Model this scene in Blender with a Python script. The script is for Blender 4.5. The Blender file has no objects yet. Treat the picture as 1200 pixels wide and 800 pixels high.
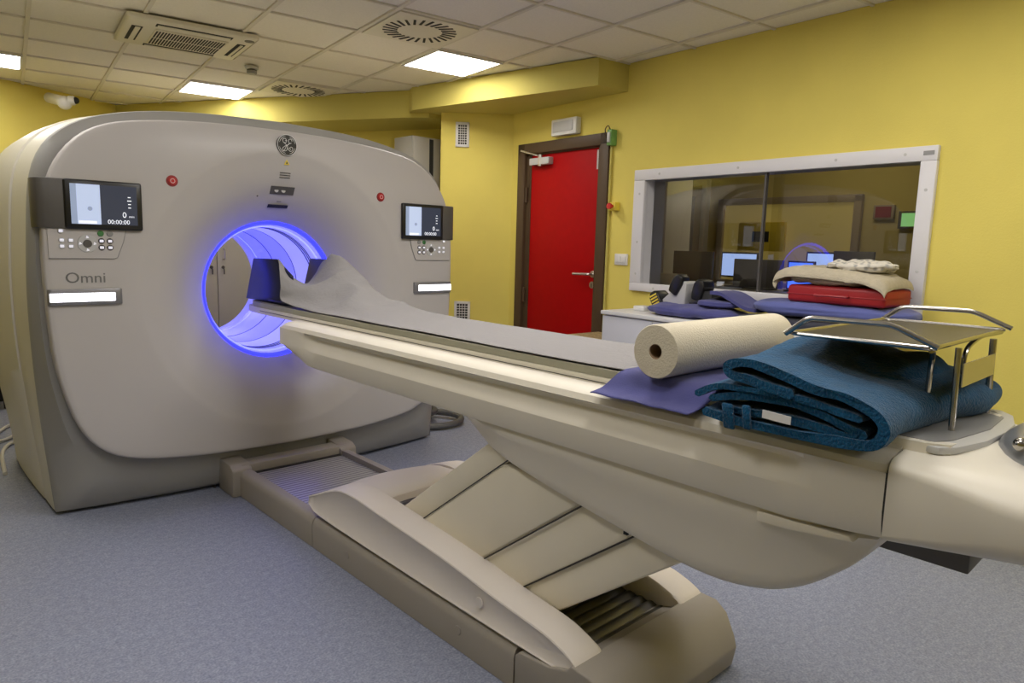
import bpy, bmesh, math, random
from mathutils import Vector, Matrix, noise
random.seed(7)
sc = bpy.context.scene
COL = sc.collection
PI = math.pi
# ------------------------------------------------------------------ materials
def mat(name, col, rough=.5, metal=0., var=0., vscale=8., bump=0., bscale=40., emit=None, estr=0., spec=.5, coat=0., sheen=0.):
    m = bpy.data.materials.new(name); m.use_nodes = True
    nt = m.node_tree; b = nt.nodes['Principled BSDF']
    b.inputs['Base Color'].default_value = (*col, 1)
    b.inputs['Roughness'].default_value = rough
    b.inputs['Metallic'].default_value = metal
    b.inputs['Specular IOR Level'].default_value = spec
    b.inputs['Coat Weight'].default_value = coat
    b.inputs['Sheen Weight'].default_value = sheen
    tc = nt.nodes.new('ShaderNodeTexCoord')
    if var > 0:
        n = nt.nodes.new('ShaderNodeTexNoise'); n.inputs['Scale'].default_value = vscale; n.inputs['Detail'].default_value = 5
        nt.links.new(tc.outputs['Object'], n.inputs['Vector'])
        r = nt.nodes.new('ShaderNodeMapRange'); r.inputs['From Min'].default_value = .3; r.inputs['From Max'].default_value = .7
        r.inputs['To Min'].default_value = 1 - var; r.inputs['To Max'].default_value = 1 + var
        nt.links.new(n.outputs['Fac'], r.inputs['Value'])
        mx = nt.nodes.new('ShaderNodeVectorMath'); mx.operation = 'SCALE'; mx.inputs[0].default_value = col
        nt.links.new(r.outputs['Result'], mx.inputs['Scale'])
        nt.links.new(mx.outputs['Vector'], b.inputs['Base Color'])
    if bump > 0:
        n2 = nt.nodes.new('ShaderNodeTexNoise'); n2.inputs['Scale'].default_value = bscale; n2.inputs['Detail'].default_value = 4
        nt.links.new(tc.outputs['Object'], n2.inputs['Vector'])
        bp = nt.nodes.new('ShaderNodeBump'); bp.inputs['Strength'].default_value = bump; bp.inputs['Distance'].default_value = .01
        nt.links.new(n2.outputs['Fac'], bp.inputs['Height']); nt.links.new(bp.outputs['Normal'], b.inputs['Normal'])
    if emit:
        b.inputs['Emission Color'].default_value = (*emit, 1); b.inputs['Emission Strength'].default_value = estr
    return m
M = {}
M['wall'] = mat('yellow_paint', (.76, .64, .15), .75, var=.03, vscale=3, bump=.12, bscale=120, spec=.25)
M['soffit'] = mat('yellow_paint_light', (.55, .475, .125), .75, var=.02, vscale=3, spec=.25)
M['tile'] = mat('ceiling_tile', (.84, .80, .72), .9, var=.03, vscale=90, bump=.15, bscale=150, spec=.15)
M['grid'] = mat('ceiling_grid', (.70, .655, .57), .7)
M['floor'] = mat('vinyl_floor', (.40, .44, .52), .5, var=.16, vscale=110, spec=.28)
M['face'] = mat('warm_white_shell', (.52, .495, .485), .38, var=.01, vscale=4, spec=.4)
M['cream'] = mat('cream_shell', (.70, .67, .57), .38, var=.01, vscale=3, spec=.4)
M['band'] = mat('grey_band', (.34, .335, .32), .5)
M['seam'] = mat('dark_seam', (.035, .033, .03), .6)
M['bed'] = mat('bed_white_plastic', (.80, .755, .655), .42, var=.015, vscale=5, spec=.4)
M['arm'] = mat('arm_plastic', (.82, .765, .72), .45, var=.01, vscale=5, spec=.35)
M['lift'] = mat('lift_plastic', (.82, .77, .65), .5, var=.02, vscale=5, spec=.3)
M['base'] = mat('base_taupe', (.36, .33, .29), .5, var=.02, vscale=6, spec=.35)
M['rib'] = mat('ribbed_metal', (.55, .54, .52), .32, metal=.55)
M['darkrib'] = mat('dark_ribbed_metal', (.15, .145, .135), .35, metal=.6)
M['pad'] = mat('pad_olive', (.34, .33, .25), .6)
M['bore'] = mat('bore_plastic_glow', (.62, .62, .80), .35, emit=(.33, .33, 1.0), estr=.5)  # blue light in the bore put into the liner plastic as emission
M['bore2'] = mat('bore_plastic_deep_glow', (.5, .5, .75), .35, emit=(.14, .15, 1.0), estr=.55)  # deeper section: bluer light put into the plastic as emission
M['borering'] = mat('bore_seam', (.10, .10, .30), .4)
M['led'] = mat('blue_led', (.03, .03, .9), .4, emit=(.012, .014, 1.0), estr=5.5)
M['borefill'] = mat('blue_bore_fill', (.2, .2, 1), .4, emit=(.10, .11, 1.0), estr=4)  # glow added for lighting the inside of the bore
M['whitelamp'] = mat('white_lamp', (1, 1, 1), .4, emit=(.93, .93, 1.0), estr=3.0)
M['ceilamp'] = mat('ceiling_lamp', (1, 1, 1), .4, emit=(1.0, .955, .90), estr=17.3)
M['black'] = mat('black_plastic', (.012, .012, .013), .28)
M['blackm'] = mat('black_matte', (.02, .02, .02), .6)
M['dgrey'] = mat('dark_grey_plastic', (.10, .093, .085), .45)
M['mgrey'] = mat('mid_grey_plastic', (.27, .27, .27), .4)
M['lgrey'] = mat('light_grey_plastic', (.52, .52, .52), .4)
M['letter'] = mat('grey_lettering', (.17, .17, .17), .5)
M['wprint'] = mat('white_print', (.8, .8, .8), .5)
M['backlit'] = mat('backlit_white', (.8, .8, .85), .5, emit=(.8, .8, 1.0), estr=.55)
M['scr_l'] = mat('screen_light', (.3, .36, .5), .3, emit=(.50, .58, .78), estr=.75)
M['scr_m'] = mat('screen_mid', (.2, .25, .35), .3, emit=(.28, .34, .48), estr=.7)
M['scr_d'] = mat('screen_dark', (.03, .035, .05), .15, emit=(.035, .04, .06), estr=.8)
M['scr_t'] = mat('screen_text', (.8, .8, .85), .3, emit=(.75, .8, .9), estr=.8)
M['scr_blue'] = mat('screen_blue', (.05, .15, .9), .3, emit=(.06, .16, 1.0), estr=1.6)
M['scr_blue2'] = mat('screen_pale_blue', (.3, .5, .9), .3, emit=(.35, .5, 1.0), estr=1.0)
M['scr_green'] = mat('screen_green', (.2, .6, .2), .3, emit=(.22, .5, .2), estr=.8)
M['green'] = mat('green_button', (.05, .20, .06), .4)
M['red'] = mat('red_plastic', (.55, .02, .02), .4)
M['dred'] = mat('dark_red_plastic', (.30, .02, .025), .4)
M['yel'] = mat('yellow_plastic', (.75, .58, .06), .5)
M['door'] = mat('red_door', (.40, .002, .003), .55, var=.04, vscale=20, spec=.12)
M['frame'] = mat('brown_frame', (.085, .052, .027), .5, spec=.3)
M['chrome'] = mat('chrome', (.46, .44, .41), .24, metal=1.)
M['steel'] = mat('brushed_steel', (.62, .59, .54), .3, metal=1.)
M['traym'] = mat('tray_steel', (.09, .08, .06), .38, metal=1.)
M['barmetal'] = mat('bar_grey_metal', (.24, .24, .26), .35, metal=.4)
M['silver'] = mat('silver_plastic', (.55, .55, .56), .28, metal=.7)
M['winframe'] = mat('window_frame_white', (.72, .71, .74), .5)
M['cab'] = mat('cabinet_grey', (.56, .57, .62), .5)
M['cabtop'] = mat('cabinet_top', (.70, .70, .70), .45)
M['cabside'] = mat('cabinet_side', (.58, .54, .44), .5)
M['store'] = mat('storage_cream', (.68, .65, .50), .5)
M['gcab'] = mat('equipment_grey', (.40, .38, .34), .5)
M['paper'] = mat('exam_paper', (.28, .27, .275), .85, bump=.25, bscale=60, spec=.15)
M['roll'] = mat('paper_roll', (.66, .60, .47), .85, bump=.25, bscale=200, spec=.15)
M['core'] = mat('cardboard', (.30, .20, .12), .8)
M['sheet'] = mat('violet_sheet', (.075, .078, .235), .85, var=.06, vscale=14, bump=.2, bscale=300, spec=.15, sheen=.2)
M['sheet2'] = mat('blue_violet_sheet', (.105, .125, .34), .85, var=.06, vscale=10, bump=.2, bscale=300, spec=.15, sheen=.2)
M['navy'] = mat('navy_cloth', (.016, .018, .035), .85, var=.1, vscale=20, sheen=.2)
M['fleece'] = mat('teal_fleece', (.004, .075, .175), .95, var=.2, vscale=22, bump=.8, bscale=160, spec=.1, sheen=.25)
M['towel'] = mat('cream_towel', (.47, .42, .32), .95, var=.06, vscale=40, bump=.6, bscale=180, spec=.1)
M['ctrlwall'] = mat('control_room_wall', (.62, .52, .20), .8, spec=.2)
M['ctrldoor'] = mat('control_room_door', (.40, .32, .20), .5)
M['ctrlgrey'] = mat('control_room_grey', (.22, .20, .22), .5)
M['wicker'] = mat('wicker', (.32, .24, .12), .8, var=.4, vscale=60, bump=.6, bscale=60)
M['cable'] = mat('grey_cable', (.10, .10, .10), .5)
M['wcable'] = mat('white_cable', (.60, .58, .52), .5)
M['white'] = mat('white_plastic', (.75, .74, .72), .45)
M['cfix'] = mat('ac_cream_plastic', (.74, .70, .60), .45)
M['vdark'] = mat('vent_dark', (.03, .028, .025), .8)
M['holder'] = mat('holder_black', (.010, .012, .03), .3, spec=.3)
# patterned cloth
m = mat('patterned_cloth', (.55, .52, .45), .9); M['pattern'] = m
nt = m.node_tree; v = nt.nodes.new('ShaderNodeTexVoronoi'); v.inputs['Scale'].default_value = 38
cr = nt.nodes.new('ShaderNodeValToRGB'); cr.color_ramp.elements[0].color = (.30, .30, .29, 1); cr.color_ramp.elements[0].position = .2
cr.color_ramp.elements[1].color = (.62, .59, .52, 1); cr.color_ramp.elements[1].position = .5
tc = nt.nodes.new('ShaderNodeTexCoord'); nt.links.new(tc.outputs['Object'], v.inputs['Vector'])
nt.links.new(v.outputs['Distance'], cr.inputs['Fac']); nt.links.new(cr.outputs['Color'], nt.nodes['Principled BSDF'].inputs['Base Color'])
# glass
m = bpy.data.materials.new('tinted_glass'); m.use_nodes = True; M['glass'] = m
nt = m.node_tree; nt.nodes.clear()
o_ = nt.nodes.new('ShaderNodeOutputMaterial'); mx = nt.nodes.new('ShaderNodeMixShader'); tr = nt.nodes.new('ShaderNodeBsdfTransparent')
tr.inputs['Color'].default_value = (.80, .78, .70, 1); gl = nt.nodes.new('ShaderNodeBsdfGlossy'); gl.inputs['Roughness'].default_value = .01
gl.inputs['Color'].default_value = (1, 1, 1, 1)
fr = nt.nodes.new('ShaderNodeFresnel'); fr.inputs['IOR'].default_value = 1.7
nt.links.new(fr.outputs[0], mx.inputs[0]); nt.links.new(tr.outputs[0], mx.inputs[1]); nt.links.new(gl.outputs[0], mx.inputs[2]); nt.links.new(mx.outputs[0], o_.inputs[0])
# floor: fine speckle + large soft variation
nt = M['floor'].node_tree; b = nt.nodes['Principled BSDF']
tc = nt.nodes.new('ShaderNodeTexCoord'); n1 = nt.nodes.new('ShaderNodeTexNoise'); n1.inputs['Scale'].default_value = 130; n1.inputs['Detail'].default_value = 3
n3 = nt.nodes.new('ShaderNodeTexNoise'); n3.inputs['Scale'].default_value = 38; n3.inputs['Detail'].default_value = 4
cr = nt.nodes.new('ShaderNodeValToRGB'); e = cr.color_ramp.elements
e[0].position = .30; e[0].color = (.20, .22, .30, 1); e[1].position = .66; e[1].color = (.34, .37, .48, 1)
cr2 = nt.nodes.new('ShaderNodeValToRGB'); e = cr2.color_ramp.elements
e[0].position = .35; e[0].color = (.86, .87, .89, 1); e[1].position = .65; e[1].color = (1.06, 1.05, 1.04, 1)
mm = nt.nodes.new('ShaderNodeVectorMath'); mm.operation = 'MULTIPLY'
for n_ in (n1, n3): nt.links.new(tc.outputs['Object'], n_.inputs['Vector'])
nt.links.new(n1.outputs['Fac'], cr.inputs['Fac']); nt.links.new(n3.outputs['Fac'], cr2.inputs['Fac'])
nt.links.new(cr.outputs['Color'], mm.inputs[0]); nt.links.new(cr2.outputs['Color'], mm.inputs[1]); nt.links.new(mm.outputs[0], b.inputs['Base Color'])

# ------------------------------------------------------------------ object helpers
ROOTLOC = {}
def rootloc(p):
    while p is not None and p.parent is not None: p = p.parent
    return p.location.copy() if p is not None else Vector((0, 0, 0))
def finish(me, smooth=True, angle=35):
    if smooth:
        me.shade_smooth()
        try: me.set_sharp_from_angle(angle=math.radians(angle))
        except Exception: pass
def obj(name, bm, m, parent=None, smooth=True, angle=35, label=None):
    me = bpy.data.meshes.new(name)
    if isinstance(bm, bpy.types.Mesh): me = bm
    else:
        bmesh.ops.recalc_face_normals(bm, faces=bm.faces)
        bm.to_mesh(me); bm.free()
    if parent is not None:
        me.transform(Matrix.Translation(-rootloc(parent)))
    me.materials.clear(); me.materials.append(M[m] if isinstance(m, str) else m)
    finish(me, smooth, angle)
    o = bpy.data.objects.new(name, me); COL.objects.link(o)
    if parent is not None: o.parent = parent
    if label: o['label'] = label
    return o
def thing(name, label, cat, loc, group=None):
    o = bpy.data.objects.new(name, None); o.empty_display_size = .05; COL.objects.link(o)
    o.location = loc; o['label'] = label; o['category'] = cat
    if group: o['group'] = group
    return o
def single(name, bm, m, label, cat, loc=(0, 0, 0), group=None, **k):
    me = bpy.data.meshes.new(name); bmesh.ops.recalc_face_normals(bm, faces=bm.faces); bm.to_mesh(me); bm.free()
    me.transform(Matrix.Translation(-Vector(loc)))
    me.materials.append(M[m]); finish(me, **k)
    o = bpy.data.objects.new(name, me); COL.objects.link(o); o.location = loc
    o['label'] = label; o['category'] = cat
    if group: o['group'] = group
    return o
def struct(name, bm, m, parent=None, **k):
    o = obj(name, bm, m, parent, **k)
    if parent is None: o['kind'] = 'structure'
    return o
def copy_thing(src, loc, label=None):
    r = src.copy(); COL.objects.link(r); r.location = loc
    if label: r['label'] = label
    def rec(a, b):
        for ch in list(a.children):
            c = ch.copy(); COL.objects.link(c); c.parent = b; rec(ch, c)
    rec(src, r)
    return r
def ID(p): return Vector(p)
def B(): return bmesh.new()
def box(bm, x0, x1, y0, y1, z0, z1, T=ID, bev=0., seg=2):
    t = bmesh.new(); bmesh.ops.create_cube(t, size=1)
    for v in t.verts:
        v.co = Vector(((x0 + x1) / 2 + v.co.x * (x1 - x0), (y0 + y1) / 2 + v.co.y * (y1 - y0), (z0 + z1) / 2 + v.co.z * (z1 - z0)))
    if bev > 0: bmesh.ops.bevel(t, geom=list(t.edges), offset=bev, segments=seg, profile=.5, affect='EDGES')
    merge(bm, t, T); return bm
def merge(bm, t, T=ID):
    mp = {}
    for v in t.verts: mp[v] = bm.verts.new(T(v.co))
    for f in t.faces:
        try: bm.faces.new([mp[v] for v in f.verts])
        except ValueError: pass
    t.free()
def prism(bm, pts, a0, a1, place, bev=0., seg=2):
    """pts polygon (u,v); place(u,v,a)->Vector ; extruded a0..a1"""
    t = bmesh.new()
    A = [t.verts.new((p[0], p[1], a0)) for p in pts]; C = [t.verts.new((p[0], p[1], a1)) for p in pts]
    n = len(pts); t.faces.new(A); t.faces.new(C[::-1])
    for i in range(n): t.faces.new((A[i], A[(i + 1) % n], C[(i + 1) % n], C[i]))
    bmesh.ops.recalc_face_normals(t, faces=t.faces)
    if bev > 0:
        bmesh.ops.bevel(t, geom=[e for e in t.edges if e.calc_face_angle(0) > .45], offset=bev, segments=seg, profile=.5, affect='EDGES', clamp_overlap=True)
    merge(bm, t, lambda c: Vector(place(c.x, c.y, c.z))); return bm
def loft(bm, rings, close=True, cap0=False, cap1=False):
    R = [[bm.verts.new(p) for p in r] for r in rings]; n = len(R[0])
    for a, b in zip(R, R[1:]):
        for i in range(n if close else n - 1):
            j = (i + 1) % n
            try: bm.faces.new((a[i], a[j], b[j], b[i]))
            except ValueError: pass
    if cap0: bm.faces.new(R[0][::-1])
    if cap1: bm.faces.new(R[-1])
    return bm
def catmull(pts, n=6, closed=False):
    P = [Vector(p) for p in pts]; out = []; m_ = len(P)
    for i in range(m_ if closed else m_ - 1):
        g = (lambda k: P[k % m_]) if closed else (lambda k: P[min(max(k, 0), m_ - 1)])
        p0, p1, p2, p3 = g(i - 1), g(i), g(i + 1), g(i + 2)
        for k in range(n):
            t = k / n
            out.append(.5 * ((2 * p1) + (p2 - p0) * t + (2 * p0 - 5 * p1 + 4 * p2 - p3) * t * t + (3 * p1 - p0 - 3 * p2 + p3) * t ** 3))
    if not closed: out.append(P[-1])
    return out
def tube(bm, pts, r, seg=10, closed=False, cap=True):
    P = [Vector(p) for p in pts]; rings = []; n = len(P); up = Vector((0, 0, 1)); prev = None
    for i in range(n):
        if closed: d = P[(i + 1) % n] - P[i - 1]
        else: d = P[min(i + 1, n - 1)] - P[max(i - 1, 0)]
        d.normalize()
        if prev is None:
            a = d.cross(up)
            if a.length < .1: a = d.cross(Vector((1, 0, 0)))
        else: a = prev - d * prev.dot(d)
        a.normalize(); prev = a; b = d.cross(a)
        rr = r[i] if isinstance(r, (list, tuple)) else r
        rings.append([P[i] + (a * math.cos(2 * PI * k / seg) + b * math.sin(2 * PI * k / seg)) * rr for k in range(seg)])
    if closed: rings.append(rings[0])
    loft(bm, rings, cap0=cap and not closed, cap1=cap and not closed)
    if closed: bmesh.ops.remove_doubles(bm, verts=bm.verts, dist=1e-6)
    return bm
def roundpath(pts, r, n=5):
    """polyline with rounded corners"""
    P = [Vector(p) for p in pts]; out = [P[0]]
    for i in range(1, len(P) - 1):
        a = (P[i - 1] - P[i]); c = (P[i + 1] - P[i]); la, lc = a.length, c.length; rr = min(r, la * .45, lc * .45)
        s = P[i] + a / la * rr; e_ = P[i] + c / lc * rr
        for k in range(n + 1):
            t = k / n; out.append(s * (1 - t) ** 2 + P[i] * 2 * t * (1 - t) + e_ * t * t)
    out.append(P[-1]); return out
def disc(bm, c, nrm, r, h, seg=24, r2=None):
    """cylinder from c along nrm by h"""
    nrm = Vector(nrm).normalized(); a = nrm.orthogonal().normalized(); b = nrm.cross(a); c = Vector(c); r2 = r if r2 is None else r2
    ring = lambda rr, o: [c + nrm * o + (a * math.cos(2 * PI * k / seg) + b * math.sin(2 * PI * k / seg)) * rr for k in range(seg)]
    e_ = min(.15 * r, abs(h) * .3)
    loft(bm, [ring(r, 0), ring(r2, h - e_ if h > 0 else h), ring(max(r2 - e_, .0005), h)], cap0=True, cap1=True); return bm
def torus(bm, c, nrm, R, r, seg=48, s2=8):
    nrm = Vector(nrm).normalized(); a = nrm.orthogonal().normalized(); b = nrm.cross(a); c = Vector(c)
    tube(bm, [c + (a * math.cos(2 * PI * k / seg) + b * math.sin(2 * PI * k / seg)) * R for k in range(seg)], r, s2, closed=True); return bm
def text(body, size, place, depth=.001, align='CENTER', bold=0.):
    cu = bpy.data.curves.new('txt', 'FONT'); cu.body = body; cu.size = size; cu.align_x = align; cu.align_y = 'CENTER'; cu.extrude = depth; cu.offset = bold; cu.resolution_u = 4
    o = bpy.data.objects.new('txt', cu); COL.objects.link(o); bpy.context.view_layer.update()
    dg = bpy.context.evaluated_depsgraph_get(); me = bpy.data.meshes.new_from_object(o.evaluated_get(dg))
    bpy.data.objects.remove(o); bpy.data.curves.remove(cu)
    bm = bmesh.new(); bm.from_mesh(me); bpy.data.meshes.remove(me)
    for v in bm.verts: v.co = place(v.co.x, v.co.y, v.co.z)
    return bm
def clothgrid(rows, nu=5, nv=5, thick=.004, wr=0., ws=9., seed=0):
    """rows: list of rows of 3D control points -> smooth two-sided cloth mesh"""
    R = [catmull(r, nu) for r in rows]; cols = list(zip(*R)); C2 = [catmull(c, nv) for c in cols]
    G = list(zip(*C2)); bm = bmesh.new(); top = []; bot = []
    for i, r in enumerate(G):
        top.append([]); bot.append([])
        for j, p in enumerate(r):
            q = Vector(p); w = noise.noise(q * ws + Vector((seed, 0, 0))) * wr + noise.noise(q * ws * 2.7 + Vector((0, seed, 3))) * wr * .5
            q.z += w; top[-1].append(bm.verts.new(q + Vector((0, 0, thick / 2)))); bot[-1].append(bm.verts.new(q - Vector((0, 0, thick / 2))))
    a, b = len(G), len(G[0])
    for i in range(a - 1):
        for j in range(b - 1):
            bm.faces.new((top[i][j], top[i][j + 1], top[i + 1][j + 1], top[i + 1][j])); bm.faces.new((bot[i][j], bot[i + 1][j], bot[i + 1][j + 1], bot[i][j + 1]))
    for i in range(a - 1):
        bm.faces.new((top[i][0], top[i + 1][0], bot[i + 1][0], bot[i][0])); bm.faces.new((top[i][-1], bot[i][-1], bot[i + 1][-1], top[i + 1][-1]))
    for j in range(b - 1):
        bm.faces.new((top[0][j], bot[0][j], bot[0][j + 1], top[0][j + 1])); bm.faces.new((top[-1][j], top[-1][j + 1], bot[-1][j + 1], bot[-1][j]))
    return bm
def pillow(bm, x0, x1, y0, y1, z0, z1, T=ID, nx=26, ny=14, p=3.2, wr=.004, ws=14., seed=0, zp=None):
    """soft folded-cloth block: superellipse profile with wrinkles"""
    cx, cy, cz = (x0 + x1) / 2, (y0 + y1) / 2, (z0 + z1) / 2; hx, hy, hz = (x1 - x0) / 2, (y1 - y0) / 2, (z1 - z0) / 2
    t = bmesh.new(); bmesh.ops.create_cube(t, size=2); bmesh.ops.subdivide_edges(t, edges=list(t.edges), cuts=17, use_grid_fill=True)
    for v in t.verts:
        c = v.co.copy(); k = (abs(c.x) ** p + abs(c.y) ** p + abs(c.z) ** p) ** (1 / p); mxx = max(abs(c.x), abs(c.y), abs(c.z)); c = c / k * 1.0
        q = Vector((cx + c.x * hx, cy + c.y * hy, cz + c.z * hz))
        w = noise.noise(q * ws + Vector((seed, seed * 2, 0))) * wr * 2 + noise.noise(Vector((q.x * 4, q.y * 4, q.z * 90)) + Vector((0, seed, 0))) * wr * (1 - abs(c.z))
        out = Vector((c.x, c.y, c.z * 1.2)).normalized(); q += out * w
        if zp: q.z += zp(q)
        q.z = max(q.z, z0 - .001)
        v.co = q
    merge(bm, t, T); return bm

# ------------------------------------------------------------------ camera (level line solved from the room's vanishing points)
cam = bpy.data.cameras.new('camera'); co = bpy.data.objects.new('camera', cam); COL.objects.link(co); sc.camera = co
Rm = Matrix(((0.730363468, 0.075631568, -0.678858653), (-0.682515212, 0.120443861, -0.720878812), (0.027243163, 0.989834907, 0.139587491))).transposed().transposed()
co.matrix_world = Matrix.Translation((0, 0, 1.38)) @ Matrix(((Rm[0][0], Rm[0][1], -(-Rm[0][2])), (Rm[1][0], Rm[1][1], Rm[1][2]), (Rm[2][0], Rm[2][1], Rm[2][2]))).to_4x4()
cam.sensor_width = 36; cam.lens = 808 / 1200 * 36; cam.clip_start = .02

# ------------------------------------------------------------------ room frame
A0 = math.radians(4.0); U = Vector((math.sin(A0), math.cos(A0), 0)); N = Vector((math.cos(A0), -math.sin(A0), 0)); P0 = Vector((4.06, 3.82, 0))
def WP(s, off, z): return P0 + U * (s - 3.82) - N * off + Vector((0, 0, z))
WT = lambda c: WP(c[0], c[1], c[2])          # (s, off, z) -> world
CZ = 2.64
# floor & ceiling
bm = B(); box(bm, -3.2, 9.5, -4.2, 10.5, -.1, 0); struct('floor', bm, 'floor', smooth=False)
G0 = Vector((2.464, 4.999, 0)); E1 = Vector((math.cos(math.radians(7.4)), -math.sin(math.radians(7.4)), 0)); E2 = Vector((math.sin(math.radians(7.4)), math.cos(math.radians(7.4)), 0)); PT = .548
def GP(i, j, z): return G0 + E1 * (i * PT) + E2 * (j * PT) + Vector((0, 0, z))
GT = lambda c: GP(c[0], c[1], c[2])
LIGHTS = [(1, -2), (-1, 2), (-4, 2), (-4, -3), (-1, -6), (1, -8), (-4, -7), (2, -11), (-2, -9), (-1, -13), (0, -6)]  # first three are visible fixtures, the others added unseen to brighten the room
bm = B(); box(bm, -3.2, 9.5, -4.2, 10.5, CZ + .012, CZ + .12); struct('ceiling', bm, 'tile', smooth=False)
bm = B()
for i in range(-14, 7): box(bm, i - .022, i + .022, -18, 8, CZ, CZ + .013, GT)
for j in range(-18, 9): box(bm, -14, 6, j - .014, j + .014, CZ + .001, CZ + .0125, GT)
struct('trim_1', bm, 'grid', smooth=False)

def wall_grid(bm, xs, zs, holes, T, t=.20):
    """wall slab in (s,off,z) with rectangular holes; off from 0 (room face) to -t"""
    def solid(i, k): return 0 <= i < len(xs) - 1 and 0 <= k < len(zs) - 1 and (i, k) not in holes
    for i in range(len(xs) - 1):
        for k in range(len(zs) - 1):
            if solid(i, k): box(bm, xs[i], xs[i + 1], -t, 0, zs[k], zs[k + 1], T)
bm = B()
# window opening s 1.17..2.93 z 1.14..1.845 ; door opening s 3.36..4.22 z 0..2.13
wall_grid(bm, [-6.5, 1.17, 2.93, 3.35, 4.23, 4.42], [0, 1.12, 1.85, 2.13, CZ + .01], {(1, 1), (3, 0), (3, 1), (3, 2)}, WT)
struct('wall_right', bm, 'wall', smooth=False)
# pillar face beside the door
PA = WP(4.41, 0, 0); PD = Vector((-.73, .68, 0)).normalized(); PN = Vector((.68, .73, 0)).normalized()
PT_ = lambda c: PA + PD * c[0] - PN * c[1] + Vector((0, 0, c[2]))   # (along, off, z)
bm = B(); box(bm, 0, .612, -.5, 0, 0, CZ + .01, PT_); struct('wall_pillar', bm, 'wall', smooth=False)
def vwall(name, a, b, z0=0, z1=CZ + .01, t=.12, m='wall'):
    a = Vector((*a, 0)); b = Vector((*b, 0)); d = (b - a).normalized(); n = Vector((-d.y, d.x, 0)); L = (b - a).length
    bm = B(); box(bm, 0, L, 0, t, z0, z1, lambda c: a + d * c[0] + n * c[1] + Vector((0, 0, c[2]))); return struct(name, bm, m, smooth=False)
vwall('wall_back', (2.49, 8.23), (4.25, 4.92))
vwall('wall_far_left', (-3.0, 5.29), (2.6, 8.30))
vwall('wall_left', (-3.0, -4.0), (-3.0, 5.4), t=-.12)
vwall('wall_rear', (-3.1, -3.9), (4.2, -3.9), t=-.12)
# soffits (dropped boxed bulkheads)
def poly_prism(name, pts, z0, z1, m):
    bm = B(); prism(bm, pts, z0, z1, lambda u, v, a: (u, v, a)); return struct(name, bm, m, smooth=False)
w1 = WP(3.14, 0, 0); w2 = WP(4.41, 0, 0)
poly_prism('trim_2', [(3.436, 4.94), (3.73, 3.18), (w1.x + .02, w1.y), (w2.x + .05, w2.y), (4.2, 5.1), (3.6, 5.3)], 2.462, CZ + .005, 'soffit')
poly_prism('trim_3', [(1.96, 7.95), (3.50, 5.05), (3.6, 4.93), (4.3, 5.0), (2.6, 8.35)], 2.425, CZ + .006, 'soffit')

# ------------------------------------------------------------------ ceiling lights
def ceil_light(i, j, label):
    c = GP(i + .5, j + .5, CZ)
    t = thing('ceiling_light', label, 'ceiling light', c, 'recessed square ceiling light panels')
    bm = B()
    for a in ((.02, .98, .02, .05), (.02, .98, .95, .98), (.02, .05, .02, .98), (.95, .98, .02, .98)): box(bm, i + a[0], i + a[1], j + a[2], j + a[3], CZ - .006, CZ + .01, GT)
    obj('frame', bm, 'white', t, smooth=False)
    bm = B(); box(bm, i + .04, i + .96, j + .04, j + .96, CZ - .003, CZ + .008, GT); obj('diffuser', bm, 'ceilamp', t, smooth=False)
LB = {(1, -2): 'square glowing ceiling light panel between round vent and yellow bulkhead', (-1, 2): 'square glowing ceiling light panel just above the scanner, beside the smoke detector', (-4, 2): 'square glowing ceiling light panel cut by the left edge, near the dome camera'}
for k, (i, j) in enumerate(LIGHTS):
    if (i, j) in LB: ceil_light(i, j, LB[(i, j)])
    else: ceil_light(i, j, 'added square ceiling light panel out of view, brightening the room')
# round swirl vents
def swirl(i, j, label):
    c = GP(i + .5, j + .5, CZ)
    t = thing('ceiling_vent', label, 'ceiling vent', c, 'square ceiling vents with a ring of slots')
    bm = B(); box(bm, i + .03, i + .97, j + .03, j + .97, CZ - .006, CZ + .01, GT); obj('panel', bm, 'cfix', t, smooth=False)
    bm = B()
    for k in range(26):
        a = 2 * PI * k / 26; d = Vector((math.cos(a), math.sin(a), 0)); q = Vector((-math.sin(a), math.cos(a), 0)); d2 = (d + q * .28).normalized(); q2 = Vector((-d2.y, d2.x, 0))
        o0 = c + d * .135
        T = lambda cc, o0=o0, d2=d2, q2=q2: o0 + d2 * cc[0] + q2 * cc[1] + Vector((0, 0, cc[2]))
        box(bm, 0, .088, -.0075, .0075, -.0085, -.004, T)
    obj('slot_ring', bm, 'vdark', t, smooth=False)
swirl(0, -3, 'square ceiling vent with a ring of slots, next to the bright light panel')
swirl(0, 1, 'square ceiling vent with a ring of slots, low above the scanner top')
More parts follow.
